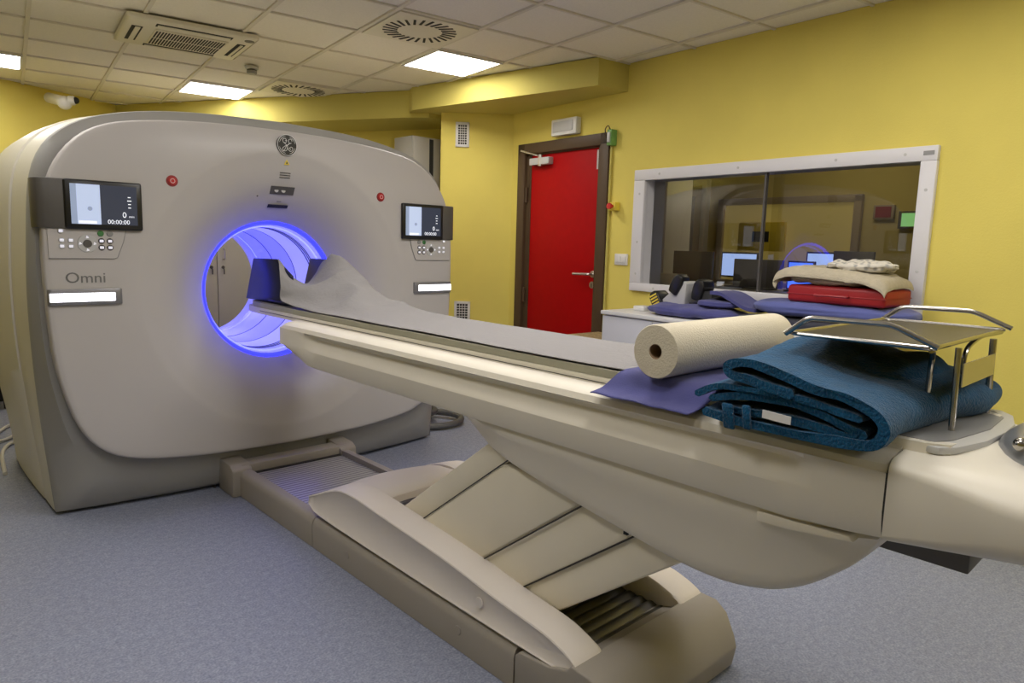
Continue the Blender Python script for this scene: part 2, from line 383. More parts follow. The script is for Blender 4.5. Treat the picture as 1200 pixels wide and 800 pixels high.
# cassette air conditioner
ac = thing('air_conditioner', 'cream ceiling cassette air conditioner with slatted grille', 'air conditioner', GP(-1.5, -.5, CZ))
AT = lambda c: GP(-1.5, -.52, CZ) + E1 * c[0] + E2 * c[1] + Vector((0, 0, c[2]))
bm = B(); box(bm, -.37, .37, -.33, .33, -.035, .005, AT, .03, 4); obj('casing', bm, 'cfix', ac)
bm = B(); box(bm, -.2, .22, -.17, .20, -.045, -.033, AT, .006); obj('grille_panel', bm, 'cfix', ac)
bm = B()
for r in range(2):
    for k in range(24):
        x = -.192 + k * .0168
        box(bm, x, x + .0095, -.155 + r * .172, -.155 + r * .172 + .155, -.0465, -.0445, AT)
obj('grille_slots', bm, 'vdark', ac, smooth=False)
for nm, q in (('air_outlet', (-.21, .22, -.285, -.225)), ('air_outlet', (-.21, .22, .235, .285)), ('air_outlet', (-.325, -.265, -.16, .19)), ('air_outlet', (.275, .325, -.16, .19))):
    bm = B(); box(bm, q[0], q[1], q[2], q[3], -.0375, -.034, AT, .0015); ol = obj(nm, bm, 'vdark', ac, smooth=False)
    bm = B()
    if q[1] - q[0] > .2: box(bm, q[0] + .01, q[1] - .01, q[2] + .02, q[3] - .012, -.041, -.037, AT, .001)
    else: box(bm, q[0] + .02, q[1] - .012, q[2] + .01, q[3] - .01, -.041, -.037, AT, .001)
    obj('louvre', bm, 'cfix', ol, smooth=False)
bm = B(); disc(bm, AT((.32, -.27, -.0345)), (0, 0, -1), .03, .003); obj('badge', bm, 'dgrey', ac)
# smoke detector / sensor
c = Vector((2.232, 5.288, CZ)); t = thing('smoke_detector', 'small grey smoke detector on ceiling between air conditioner and light panel', 'detector', c)
bm = B(); disc(bm, c, (0, 0, -1), .05, .02); obj('base', bm, 'lgrey', t)
bm = B(); disc(bm, c + Vector((0, 0, -.03)), (0, 0, -1), .036, .025); obj('sensor_head', bm, 'mgrey', t)
bm = B(); torus(bm, c + Vector((0, 0, -.027)), (0, 0, 1), .032, .004, 24, 6); obj('slot', bm, 'vdark', t)
# dome camera on far left wall
c = Vector((1.385, 7.22, 2.50)); t = thing('security_camera', 'white security camera with black lens high on the left yellow wall', 'security camera', c + Vector((0, .3, 0)))
bm = B(); bmesh.ops.create_uvsphere(bm, u_segments=24, v_segments=14, radius=.058, matrix=Matrix.Translation(c + Vector((0, 0, -.01)))); disc(bm, c, (-.05, .3, .06), .045, .34); obj('housing', bm, 'white', t)
bm = B(); bmesh.ops.create_uvsphere(bm, u_segments=20, v_segments=12, radius=.03, matrix=Matrix.Translation(c + Vector((.075, -.04, .015)))); obj('lens', bm, 'black', t)
bm = B(); disc(bm, c + Vector((.03, -.02, .01)), (.85, -.45, .1), .04, .045); obj('lens_collar', bm, 'white', t)

# ------------------------------------------------------------------ scanner gantry
CX, CZB = 1.727, 1.08
def sm(a, b, x):
    t = min(max((x - a) / (b - a), 0), 1); return t * t * (3 - 2 * t)
inner = [(0, .215), (.4, .226), (.66, .250), (.84, .285), (.96, .352), (1.035, .455), (1.085, .60), (1.125, .80), (1.143, 1.1), (1.143, 1.38), (1.122, 1.55), (1.082, 1.675), (1.01, 1.782), (.92, 1.855), (.79, 1.903), (.55, 1.938), (.27, 1.956), (0, 1.96)]
outer_s = [(1.128, .02), (1.142, .2), (1.165, .5), (1.183, .8), (1.19, 1.1), (1.178, 1.38), (1.155, 1.62), (1.10, 1.765), (1.0, 1.865), (.85, 1.933), (.62, 1.982), (.35, 2.006), (0, 2.016)]
def half(poly, n=6): return [Vector((p[0], p[1])) for p in catmull([(a, b, 0) for a, b in poly], n)]
Hi = half(inner); Ho = [Vector((0, .02)), Vector((.5, .02))] + half(outer_s)
def hit(H, th):
    """distance from bore centre along angle th (0 = down, pi = up) on the half outline"""
    d = Vector((math.sin(th), -math.cos(th))); o = Vector((0, CZB)); best = None
    for a, b in zip(H, H[1:]):
        e_ = b - a; den = d.x * e_.y - d.y * e_.x
        if abs(den) < 1e-9: continue
        w = a - o; t = (w.x * e_.y - w.y * e_.x) / den; s = (w.x * d.y - w.y * d.x) / den
        if t > 0 and -1e-4 <= s <= 1.0001: best = t if best is None else max(best, t)
    return best
thc = math.atan2(1.128, CZB - .02)
NT = 84; ths = sorted([PI * k / NT for k in range(NT + 1)] + [thc])
ths = [t for i, t in enumerate(ths) if t == thc or abs(t - thc) > .008]
full = [(t, 1) for t in ths] + [(t, -1) for t in ths[-2:0:-1]]
Rin = {t: hit(Hi, t) for t in ths}; Rout = {t: hit(Ho, t) for t in ths}
def dish(r): return .235 * max(0, (.76 - r) / .385) ** 2.15 + .008 * sm(.765, .70, r) if r < .76 else 0.
def facey(x, z):
    r = math.hypot(x - CX, z - CZB); return 3.66 + dish(r)
def ring(fr, fy):
    out = []
    for t, sgn in full:
        r = fr(t); x = CX + sgn * r * math.sin(t); z = CZB - r * math.cos(t); out.append(Vector((x, fy(r, x, z, t), z)))
    return out
gan = thing('scanner_gantry', 'large white PET/CT scanner gantry with blue-lit round bore and two displays', 'scanner', (CX, 3.9, 0))
def edge_y(z): return 3.70 + .05 * sm(1.2, 1.95, z)
rings = []
for r in [.376 + (.73 - .376) * (k / 14) for k in range(15)] + [.738, .746, .753, .76]: rings.append(ring(lambda t, r=r: r, lambda r_, x, z, t: 3.66 + dish(r_) if r_ > .38 else 3.90))
def fy_outer(f):
    def g(r, x, z, t):
        k = f; top = .035 * sm(1.5, 1.95, z)
        return 3.66 + dish(r) + top * k * k + (0 if f < .93 else 0)
    return g
for f in (.2, .4, .6, .75, .86, .93, .965): rings.append(ring(lambda t, f=f: .76 + (Rin[t] - .02 - .76) * f, fy_outer(f)))
rings.append(ring(lambda t: Rin[t] - .012, lambda r, x, z, t: 3.661 + .035 * sm(1.5, 1.95, z)))
rings.append(ring(lambda t: Rin[t] - .005, lambda r, x, z, t: 3.664 + .035 * sm(1.5, 1.95, z)))
rings.append(ring(lambda t: Rin[t] - .001, lambda r, x, z, t: 3.671 + .035 * sm(1.5, 1.95, z)))
rings.append(ring(lambda t: Rin[t], lambda r, x, z, t: 3.70 + .035 * sm(1.5, 1.95, z)))
rings.append(ring(lambda t: Rin[t] - .004, lambda r, x, z, t: 3.76 + .03 * sm(1.5, 1.95, z)))
bm = B(); loft(bm, rings); obj('front_cover', bm, 'face', gan, angle=60)
# grey surround
def y_out(z, x): return 3.86 - .075 * sm(.3, 1.3, z) - .10 * (1 - min(1, abs(x - CX) / 1.13) ** 2) * (1 - sm(0, .5, z))
rr = [ring(lambda t: Rin[t] - .012, lambda r, x, z, t: 3.735 + .03 * sm(1.5, 1.95, z)),
      ring(lambda t: Rin[t] + (Rout[t] - Rin[t]) * .35, lambda r, x, z, t: 3.735 + .03 * sm(1.5, 1.95, z)),
      ring(lambda t: Rin[t] + (Rout[t] - Rin[t]) * .9, lambda r, x, z, t: y_out(z, x) - .02),
      ring(lambda t: Rout[t], lambda r, x, z, t: y_out(z, x)),
      ring(lambda t: Rout[t], lambda r, x, z, t: y_out(z, x) + .03)]
bm = B(); loft(bm, rr); obj('surround_band', bm, 'band', gan, angle=50)
# side shell
def shell_ring(y, dx, sc_top, seamoff=0.):
    out = []
    for t, sgn in full:
        r = Rout[t]; x = r * math.sin(t); z = CZB - r * math.cos(t)
        k = sm(0., .9, z); x2 = x + (dx * (.25 + .75 * k)) * min(1, x / .6); z2 = z + sc_top * sm(1.2, 2.0, z)
        out.append(Vector((CX + sgn * x2, y(z, CX + x) if callable(y) else y, z2)))
    return out
bm = B(); loft(bm, [shell_ring(lambda z, x: y_out(z, x) + .028, -.004, -.004), shell_ring(lambda z, x: max(3.93, y_out(z, x) + .07), .012, .006), shell_ring(4.02, .016, .01), shell_ring(4.10, .018, .012)])
obj('front_side_cover', bm, 'cream', gan, angle=60)
bm = B(); loft(bm, [shell_ring(4.103, .012, .006), shell_ring(4.108, .026, .018), shell_ring(4.3, .055, .01), shell_ring(4.55, .07, -.005), shell_ring(4.8, .065, -.03), shell_ring(4.95, .04, -.06), shell_ring(5.03, -.01, -.10)])
last = shell_ring(5.03, -.01, -.10)
loft(bm, [last, [Vector((CX + (p.x - CX) * .9, 5.08, CZB + (p.z - CZB) * .9)) for p in last], ring(lambda t: .42, lambda *a: 5.15)])
obj('side_cover', bm, 'cream', gan, angle=60)
# access hatch lines on side (thin raised handle outline)
# bore
def cyl_ring(r, y, n=96): return [Vector((CX + r * math.sin(2 * PI * k / n), y, CZB - r * math.cos(2 * PI * k / n))) for k in range(n)]
bm = B(); loft(bm, [cyl_ring(.3765, 3.898), cyl_ring(.372, 3.905), cyl_ring(.366, 3.93), cyl_ring(.362, 4.0), cyl_ring(.360, 4.30), cyl_ring(.357, 4.305), cyl_ring(.357, 4.32), cyl_ring(.360, 4.325)]); bl = obj('bore_liner', bm, 'bore', gan, angle=40)
bm = B(); loft(bm, [cyl_ring(.360, 4.325), cyl_ring(.360, 4.86), cyl_ring(.35, 4.88), cyl_ring(.35, 4.90), cyl_ring(.36, 4.93), cyl_ring(.375, 5.06), cyl_ring(.42, 5.15)])
obj('bore_liner', bm, 'bore2', gan, angle=40)
for y, w in ((4.02, .004), (4.045, .004), (4.075, .005), (4.31, .008), (4.60, .003)):
    bm = B(); loft(bm, [cyl_ring(.3595, y - w), cyl_ring(.3565, y - w * .6), cyl_ring(.3565, y + w * .6), cyl_ring(.3595, y + w)]); obj('liner_seam', bm, 'borering', bl)
bm = B(); loft(bm, [cyl_ring(.392, 3.878), cyl_ring(.385, 3.880), cyl_ring(.377, 3.888), cyl_ring(.372, 3.90)]); obj('light_ring', bm, 'led', gan)
for yy in (3.945, 4.86):
    bm = B(); loft(bm, [cyl_ring(.3655, yy - .008), cyl_ring(.359, yy - .004), cyl_ring(.359, yy + .004), cyl_ring(.3655, yy + .008)]); obj('light_ring', bm, 'borefill', gan)  # extra rings added inside to light the bore walls
# displays
def display(sg):
    fx = lambda x: CX + sg * (x - CX) if sg < 0 else x
    X = (lambda x: x) if sg > 0 else (lambda x: 2 * 1.727 - x)
    T = lambda c: Vector((X(c[0]), c[1], c[2]))
    bm = B()
    # bracket wrapping around the cover edge (plan outline extruded in z)
    prism(bm, [(.985, 3.655), (.985, 3.668), (.66, 3.69), (.62, 3.72), (.60, 3.76), (.584, 3.775), (.566, 3.77), (.558, 3.735), (.560, 3.69), (.572, 3.660), (.60, 3.646), (.64, 3.644)], 1.395, 1.615, lambda u, v, a: (X(u - .055 * sm(.75, .5, u) * (1 if sg > 0 else 1) * 0), v, a), .008, 2)
    br = obj('display_bracket', bm, 'dgrey', gan)
    bm = B(); box(bm, .672, .990, 3.636, 3.657, 1.394, 1.616, T, .009, 3); d = obj('display', bm, 'black', br)
    lo, hi = (.696, .966)
    def pane(x0, x1, z0, z1, m, yo, par, nm):
        # screen content is not mirrored: x measured from the left edge of the screen
        if sg > 0: a, b_ = lo + x0, lo + x1
        else: a, b_ = X(hi) + x0, X(hi) + x1
        bm = B(); box(bm, a, b_, 3.636 - yo, 3.637, z0, z1); return obj(nm, bm, m, par, smooth=False)
    W_ = .270
    s_ = pane(0, W_, 1.418, 1.596, 'scr_d', .0010, d, 'screen')
    def pane2(*a):
        o = pane(*a, d, 'screen_panel'); return o
    pane2(.0, .024, 1.418, 1.596, 'scr_m', .0016)
    pane2(.024, .118, 1.418, 1.596, 'scr_l', .0016)
    pane2(.028, .10, 1.421, 1.433, 'scr_t', .0020)
    bm = B(); disc(bm, (((lo if sg > 0 else X(hi)) + .075), 3.6344, 1.488), (0, -1, 0), .010, .0006, 16); obj('screen_icon', bm, 'scr_m', d)
    pane2(.238, .262, 1.50, 1.572, 'scr_m', .0014) if False else None
    left = lo if sg > 0 else X(hi)
    tx = lambda x0, z0: (lambda x, y, z: Vector((left + x0 + x, 3.6348 - z, z0 + y)))
    obj('timer_text', text('00:00:00', .027, tx(.190, 1.431), .0004), 'scr_t', d, smooth=False)
    obj('readout_text', text('0', .036, tx(.215, 1.464), .0004), 'scr_t', d, smooth=False)
    obj('unit_text', text('mm', .015, tx(.245, 1.458), .0004), 'scr_t', d, smooth=False)
    bm = B()
    for k, w in enumerate((.006, .009, .006, .006)): box(bm, left + .238 - w, left + .238 + w, 3.6342, 3.6352, 1.545 - k * .016, 1.549 - k * .016)
    obj('menu_marks', bm, 'scr_t', d, smooth=False)
    # keypad panel
    bm = B(); prism(bm, [(.605, 1.398), (.605, 1.262), (.862, 1.262), (.877, 1.268), (.905, 1.34), (.918, 1.398)], 3.6555, 3.664, lambda u, v, a: (X(u), a, v)); kp = obj('keypad', bm, 'face', gan, smooth=False)
    bm = B(); path = [(.603, 1.262), (.865, 1.262), (.878, 1.268), (.906, 1.34), (.919, 1.396)]
    tube(bm, [Vector((X(a), 3.6555, b_)) for a, b_ in path], .0016, 6); obj('keypad_outline', bm, 'mgrey', kp)
    def btn(x, z, r, m, dot=True, sq=False):
        bm = B(); disc(bm, (X(x), 3.6555, z), (0, -1, 0), r, .004, 20); o = obj('button', bm, m, kp)
        if dot:
            bm = B(); box(bm, X(x) - r * .58, X(x) + r * .58, 3.6504, 3.6517, z - r * .42, z + r * .42); obj('button_symbol', bm, 'backlit', o, smooth=False)
    for x, z in ((.655, 1.385),): btn(x, z, .0125, 'lgrey')
    for x in (.657, .692):
        for z in (1.344, 1.317): btn(x, z, .0125, 'lgrey')
    btn(.812, 1.377, .0135, 'green', False); btn(.850, 1.377, .0135, 'mgrey', False)
    for x in (.814, .849):
        for z in (1.343, 1.313): btn(x, z, .0135, 'dgrey')
    bm = B(); disc(bm, (X(.757), 3.6555, 1.330), (0, -1, 0), .040, .003, 32); wheel = obj('direction_pad', bm, 'lgrey', kp)
    bm = B(); disc(bm, (X(.757), 3.6526, 1.330), (0, -1, 0), .018, .004, 20); obj('centre_button', bm, 'dgrey', wheel)
    for dx, dz in ((.029, 0), (-.029, 0), (0, .029), (0, -.029)):
        bm = B(); disc(bm, (X(.757) + dx, 3.6526, 1.330 + dz), (0, -1, 0), .0075, .001, 3); obj('arrow', bm, 'backlit', wheel, smooth=False)
    # illuminated handle bar
    bm = B(); prism(bm, [(.588, 3.668), (.592, 3.652), (.602, 3.645), (.875, 3.645), (.888, 3.650), (.890, 3.668)], 1.050, 1.123, lambda u, v, a: (X(u), v, a), .004, 2); lb = obj('light_bar', bm, 'barmetal', gan)
    bm = B(); box(bm, .596, .858, 3.6425, 3.648, 1.066, 1.105, T, .002, 1); obj('lamp_strip', bm, 'whitelamp', lb)
    # stop button
    c = Vector((X(1.134), 3.662, 1.641)); bm = B(); disc(bm, c, (0, -1, 0), .027, .006, 28); sb = obj('stop_button', bm, 'dred', gan)
    bm = B(); disc(bm, c + Vector((0, -.006, 0)), (0, -1, 0), .018, .006, 24); kk = obj('push_cap', bm, 'red', sb)
    bm = B(); torus(bm, c + Vector((0, -.0125, 0)), (0, -1, 0), .010, .0012, 20, 5); obj('ring_mark', bm, 'wprint', kk)
display(1); display(-1)
# lettering
bm = text('Omni', .068, lambda x, y, z: Vector((.744 + x * 1.05, 3.6585 - z, 1.172 + y)), .0008); obj('lettering', bm, 'letter', gan, smooth=False)
# round monogram badge
lc = Vector((CX, 3.655, 1.878)); bm = B(); disc(bm, lc + Vector((0, .012, 0)), (0, -1, 0), .056, .016, 48); bd = obj('badge', bm, 'black', gan)
bm = B(); torus(bm, lc + Vector((0, -.004, 0)), (0, -1, 0), .0545, .0016, 48, 6)
def swirlpath(pts, r=.0015): tube(bm, [lc + Vector((x * .054, -.0045, z * .054)) for x, z, _ in catmull([(a, b_, 0) for a, b_ in pts], 5)], r, 6)
for k in range(4):
    a0 = PI / 4 + k * PI / 2 - .55; tube(bm, [lc + Vector((math.cos(a0 + j * .11) * .0455, -.0045, math.sin(a0 + j * .11) * .0455)) for j in range(11)], [.0005 + .0010 * math.sin(PI * j / 10) for j in range(11)], 6)
# script G (left) and E (right), entwined
swirlpath([(-.05, .42), (-.22, .62), (-.46, .52), (-.42, .26), (-.18, .22), (-.10, .40), (-.24, .44)])
swirlpath([(-.42, .26), (-.16, .06), (.02, -.16), (-.10, -.52), (-.40, -.60), (-.50, -.36), (-.28, -.14), (.0, .0), (.22, .14)])
swirlpath([(-.40, -.60), (-.22, -.34), (-.12, -.10)])
swirlpath([(.50, .40), (.40, .60), (.20, .58), (.12, .36), (.28, .18), (.42, .26)])
swirlpath([(.28, .18), (.04, .04), (.04, -.26), (.24, -.56), (.50, -.50), (.56, -.24), (.36, -.16), (.22, -.30), (.36, -.40)])
obj('monogram', bm, 'wprint', bd)
# warning triangle
z0 = 1.788; y0 = facey(CX, z0) - .002
bm = B(); prism(bm, [(-.016, -.013), (.016, -.013), (0, .016)], 0, .002, lambda u, v, a: (CX + .003 + u, y0 - a, z0 + v)); ws = obj('warning_sticker', bm, 'yel', gan, smooth=False)
bm = B(); prism(bm, [(-.006, -.008), (.006, -.008), (0, .006)], 0, .001, lambda u, v, a: (CX + .003 + u, y0 - .002 - a, z0 + v)); obj('warning_symbol', bm, 'blackm', ws, smooth=False)
for k in range(3):
    z0 = 1.732 - k * .0125; y0 = facey(CX, z0)
    bm = B(); box(bm, CX - .030, CX + .030, y0 - .003, y0 + .002, z0 - .002, z0 + .002); obj('speaker_slot', bm, 'seam', gan, smooth=False)
def face_tile(name, x0, x1, z0, z1, m, off=.004, parent=gan, skew=.0):
    ps = [(x0 + skew, z0), (x1 + skew * 0, z0), (x1, z1), (x0, z1)]
    bm = B(); fr_ = [Vector((x, facey(x, z) - off, z)) for x, z in ps]; bk = [Vector((x, facey(x, z) + .02, z)) for x, z in ps]
    loft(bm, [bk, fr_], cap0=True, cap1=True); return obj(name, bm, m, parent, smooth=False)
sp = face_tile('sensor_panel', CX - .068, CX + .068, 1.618, 1.66, 'dgrey')
for dx in (-.035, .005):
    yy = facey(CX, 1.639) - .004; bm = B(); disc(bm, (CX + dx, yy, 1.639), (0, -1, .1), .012, .003, 20); obj('sensor_window', bm, 'lgrey', sp)
face_tile('laser_slot', CX - .058, CX + .058, 1.546, 1.563, 'blackm')
face_tile('small_mark', CX - .011, CX + .011, 1.578, 1.582, 'mgrey')
bm = B(); disc(bm, (CX - .135, facey(CX - .135, 1.60) - .001, 1.602), (0, -1, .2), .004, .003, 12); obj('pin_hole', bm, 'seam', gan)
# little stickers low right on cover
for (x, z, m) in ((2.60, .475, 'yel'), (2.60, .445, 'wprint')):
    bm = B(); box(bm, x - .02, x + .02, 3.652, 3.66, z - .011, z + .011); obj('sticker', bm, m, gan, smooth=False)
# vertical gap in base left and right of table dock
for x in (1.33, 2.12):
    bm = B(); box(bm, x - .004, x + .004, y_out(.1, x) - .004, 3.9, .0, .2); obj('base_gap', bm, 'seam', gan, smooth=False)

# ------------------------------------------------------------------ patient table
TX = 1.72
tb = thing('patient_table', 'long cream scanner patient table on ribbed floor base with slanted lift column', 'scanner table', (TX, 1.9, 0))
# rails
def rail_profile(x0, x1, zt): # outer side at x0
    s = 1 if x1 > x0 else -1
    return [(x0, 0.002), (x0, zt - .035), (x0 + s * .006, zt - .014), (x0 + s * .018, zt - .002), (x0 + s * .03, zt), (x1, zt), (x1, .002)]
for sgn in (-1, 1):
    for (ya, yb) in ((3.60, 2.752), (2.746, 1.425)):
        pr = [(TX + sgn * (TX - a), b_) for a, b_ in rail_profile(1.386, 1.446, .140)]
        bm = B(); prism(bm, pr, ya, yb, lambda u, v, a: (u, a, v)); obj('base_rail', bm, 'base', tb, angle=40)
# ribbed deck
def ribs(name, ya, yb, z, m, pitch=.021, amp=.004):
    bm = B(); n = int((yb - ya) / pitch * 8); rows = []
    for k in range(n + 1):
        y = ya + (yb - ya) * k / n; ph = (y - ya) / pitch * 2 * PI; zz = z + amp * abs(math.cos(ph / 2))
        rows.append([Vector((1.44, y, zz)), Vector((2.0, y, zz))])
    loft(bm, rows, close=False); box(bm, 1.44, 2.0, ya, yb, .01, z - .002)
    return obj(name, bm, m, tb, angle=60)
ribs('ribbed_deck', 2.3, 3.58, .108, 'rib', .030, .003)
bm = B()
for k in range(42): box(bm, 1.446, 1.994, 2.305 + k * .030 - .0035, 2.305 + k * .030 + .0035, .109, .1125)  # dark strips stand in for the shade in the grooves between ribs
obj('deck_groove_shade', bm, 'mgrey', tb, smooth=False)
bm = B(); box(bm, 1.446, 1.994, 3.562, 3.582, .105, .118); obj('deck_gap', bm, 'seam', tb, smooth=False); ribs('rear_ribbed_deck', 1.205, 2.3, .150, 'darkrib', .045, .012)
# docking bar and end blocks at the gantry
bm = B(); box(bm, 1.40, 2.04, 3.58, 3.69, .10, .165, ID, .01); obj('docking_bar', bm, 'base', tb)
for xa, xb in ((1.345, 1.455), (1.985, 2.09)):
    bm = B(); prism(bm, [(3.56, .0), (3.56, .145), (3.60, .17), (3.72, .178), (3.76, .17), (3.76, 0)], xa, xb, lambda u, v, a: (a, u, v), .01, 2); obj('docking_block', bm, 'base', tb)
# rear end cap
bm = B(); prism(bm, [(1.42, .002), (1.42, .118), (1.40, .138), (1.28, .150), (1.205, .175), (1.19, .195), (1.12, .193), (1.075, .17), (1.03, .115), (1.018, .08), (1.03, .01), (1.04, .002)], 1.384, 2.056, lambda u, v, a: (a + (.0 if abs(a - TX) < 1 else 0), u, v), .012, 3)
for v in bm.verts:
    # round the corners in plan and keep the middle of the cap low in front of the ribs
    k = sm(1.14, 1.02, v.co.y); v.co.x = TX + (v.co.x - TX) * (1 - .10 * k * k)
obj('end_cap', bm, 'base', tb, angle=28)
for (y, z) in ((2.44, .075), (1.70, .075)):
    bm = B(); disc(bm, (1.387, y, z), (-1, 0, 0), .016, .004, 20); obj('screw_cap', bm, 'base', tb)
# arm covers + front hood
armp = [(1.168, .150), (1.175, .190), (1.205, .212), (1.25, .228), (1.32, .243), (1.52, .262), (1.81, .297), (2.2, .326), (2.40, .340), (2.52, .332), (2.62, .300), (2.71, .262), (2.783, .232), (2.792, .215), (2.775, .182), (2.55, .158)]
for sgn in (-1, 1):
    xs = [(1.392, 0), (1.404, .0), (1.51, .0)]
    bm = B(); ringsA = []
    A_ = catmull([(a, b_, 0) for a, b_ in armp], 4, closed=True)
    cy = 2.0; 
    for x, ins in ((1.402, .012), (1.395, .004), (1.393, -.0), (1.40, .0)): pass
    def rg(x, ins, lift=0.):
        out = []
        for p in A_:
            c = Vector((min(max(p.x, 1.22), 2.72), .205 if p.x < 2.6 else .22)); d = Vector((p.x, p.y)) - c; L = d.length; q = c + d * max(0, (L - ins)) / max(L, 1e-6)
            out.append(Vector((TX + sgn * (TX - x), q.x, q.y + (lift * sm(.2, .3, q.y)))))
        return out
    loft(bm, [rg(1.396, .012), rg(1.391, .005), rg(1.393, 0), rg(1.44, 0, .006), rg(1.50, 0, .010), rg(1.512, .004, .010), rg(1.516, .012, .010)], cap0=True, cap1=True)
    bmesh.ops.triangulate(bm, faces=[f for f in bm.faces if len(f.verts) > 4])
    arm = obj('arm_cover', bm, 'arm', tb, angle=40)
    bm = B(); disc(bm, (TX + sgn * (TX - 1.3925), 1.60, .215), (sgn, 0, 0), .018, .003, 20); obj('screw_cap', bm, 'arm', arm)
# hood over the ribbed deck joining both arms
def hx(u): return 1.49 + (1.95 - 1.49) * u
rows = []
for k in range(13):
    a = k / 12; prof = [(2.785, .228), (2.74, .252), (2.67, .285), (2.60, .312), (2.52, .330), (2.42, .338), (2.34, .338), (2.325, .325)]
    row = []
    for j, (y, z) in enumerate(prof):
        c = math.sin(PI * a); y2 = y + .03 * c * (1 if j < 4 else 0); row.append(Vector((hx(a), y2, z + .006 * c)))
    rows.append(row)
bm = B(); loft(bm, rows, close=False)
bot = [[Vector((p.x, p.y, p.z - .03)) for p in r] for r in rows]; loft(bm, [[r[0] for r in rows], [r[0] for r in bot]], close=False); loft(bm, [[r[-1] for r in rows], [r[-1] for r in bot]], close=False); loft(bm, bot, close=False)
obj('front_hood', bm, 'arm', tb, angle=60)
# slanted telescoping lift covers
def lift(ya, yb, hw, z0, z1, bev, nm='lift_panel'):
    # plan section is slightly rounded; sheared so y = u - z/.75
    bm = B(); prism(bm, [(ya, z0), (yb, z0), (yb, z1), (ya, z1)], TX - hw, TX + hw, lambda u, v, a: (a, u - v / .75, v), bev, 3); return obj(nm, bm, 'lift', tb, angle=40)
lift(2.50, 2.655, .205, .19, .74, .012)
lift(2.10, 2.505, .216, .19, .655, .02)
lift(1.862, 2.12, .209, .18, .64, .012)
lift(1.683, 1.88, .203, .17, .61, .012)
lift(1.75, 2.60, .190, .155, .63, .005, 'lift_core')
bm = B(); tube(bm, [(TX - .2165, 2.098 - z / .75, z) for z in (.2, .3, .4, .5, .6, .64)], .003, 6); obj('panel_gap', bm, 'seam', tb)
bm = B(); tube(bm, [(TX - .2095, 1.866 - z / .75, z) for z in (.2, .3, .4, .5, .6)], .003, 6); obj('panel_gap', bm, 'seam', tb)
bm = B(); tube(bm, [(TX - .2165, 2.500 - z / .75, z) for z in (.3, .4, .5, .6, .7)], .0025, 6); obj('panel_gap', bm, 'seam', tb)
bm = B(); box(bm, TX - .218, TX - .20, 1.105, 1.118, .583, .592); obj('bumper', bm, 'blackm', tb)
# belly cover (boat-shaped)
bel = [(1.96, .802), (1.90, .786), (1.80, .742), (1.683, .694), (1.5, .656), (1.3, .622), (1.095, .590), (.929, .568), (.80, .566), (.70, .586), (.65, .606), (.60, .636), (.553, .675), (.50, .728), (.463, .785), (.455, .80)]
bl_ = catmull([(a, b_, 0) for a, b_ in bel], 3); rows = []
for p in bl_:
    y, zb = p.x, p.y; d = max(.004, .806 - zb); hwt = .276 * (1 - .28 * sm(1.55, 1.97, y) - .10 * sm(.62, .45, y)); hwb = .238 * (1 - .25 * sm(1.5, 1.97, y)); row = []
    for sx, fz in ((-1, 0), (-1, .12), (-1, .3), (-1, .55), (-1, .78), (-1, .92)):
        w = hwt if fz <= .12 else hwb + (hwt - hwb) * (1 - ((fz - .12) / .8)) ** 1.15; row.append(Vector((TX + sx * (w + (.006 if 0 < fz < .2 else 0)), y, .806 - d * fz)))
    row.append(Vector((TX - hwb * .95, y, .806 - d * .975))); row.append(Vector((TX - hwb * .7, y, zb)))
    row += [Vector((2 * TX - q.x, q.y, q.z)) for q in row[::-1]]; rows.append(row)
bm = B(); loft(bm, rows, close=True, cap0=True, cap1=True); obj('belly_cover', bm, 'bed', tb, angle=60)
bm = B(); prism(bm, [(.70, .775), (.70, .80), (.50, .806), (.49, .795), (.62, .778)], TX - .287, TX - .25, lambda u, v, a: (a, u, v), .004, 2); obj('latch', bm, 'lift', tb)
# upper beam: section varies along y
def beam_ring(y, x_side, zb, zt, g, top=.0, dome=.0):
    pr = [(.10, zt + .012), (.225, zt + .012), (.232, zt + .004), (.262, zt + .002), (x_side - .022, zt - .004), (x_side - .008, zt - .014), (x_side - .001, zt - .030), (x_side, .962), (x_side - g * .95, .950), (x_side - g * 1.1, .938), (x_side - g * .95, .927), (x_side - g * .12, .893), (x_side + .0005, .884), (x_side - .006, zb + .02), (x_side - .014, zb + .004), (x_side - .03, zb), (.10, zb)]
    pr = [(max(a, .0), min(b_, zt + .012) if b_ > zb else b_) for a, b_ in pr]
    L = [Vector((TX - a, y, b_)) for a, b_ in pr]; return L + [Vector((2 * TX - q.x, q.y, q.z)) for q in L[::-1]]
secs = [(3.135, .285, .905, .955, 0), (3.128, .296, .885, .975, 0), (3.10, .303, .872, .985, 0), (3.04, .306, .858, .990, 0), (2.93, .306, .832, .992, 0), (2.86, .306, .810, .992, .004), (2.82, .306, .807, .992, .020), (2.76, .306, .806, .992, .027)]
secs += [(y, .306, .806, .992, .027) for y in (2.4, 2.0, 1.6, 1.2, .9, .68)] + [(.63, .306, .806, .99, .023), (.60, .306, .808, .99, .008), (.575, .306, .81, .99, 0), (.50, .306, .815, .99, 0), (.437, .306, .822, .99, 0)]
bm = B(); loft(bm, [beam_ring(*s) for s in secs], close=True, cap0=True, cap1=True); obj('beam_cover', bm, 'bed', tb, angle=24)
bm = B(); loft(bm, [beam_ring(y, .3050, .823, .980, 0) for y in (.438, .432)], cap0=True, cap1=True); obj('cover_gap', bm, 'seam', tb)
secs = [(.433, .306, .822, .99, 0), (.36, .307, .828, .990, 0), (.25, .308, .836, .987, 0), (.12, .305, .85, .98, 0), (0.0, .29, .862, .975, 0), (-.1, .26, .875, .97, 0), (-.18, .20, .89, .965, 0), (-.22, .12, .91, .955, 0)]
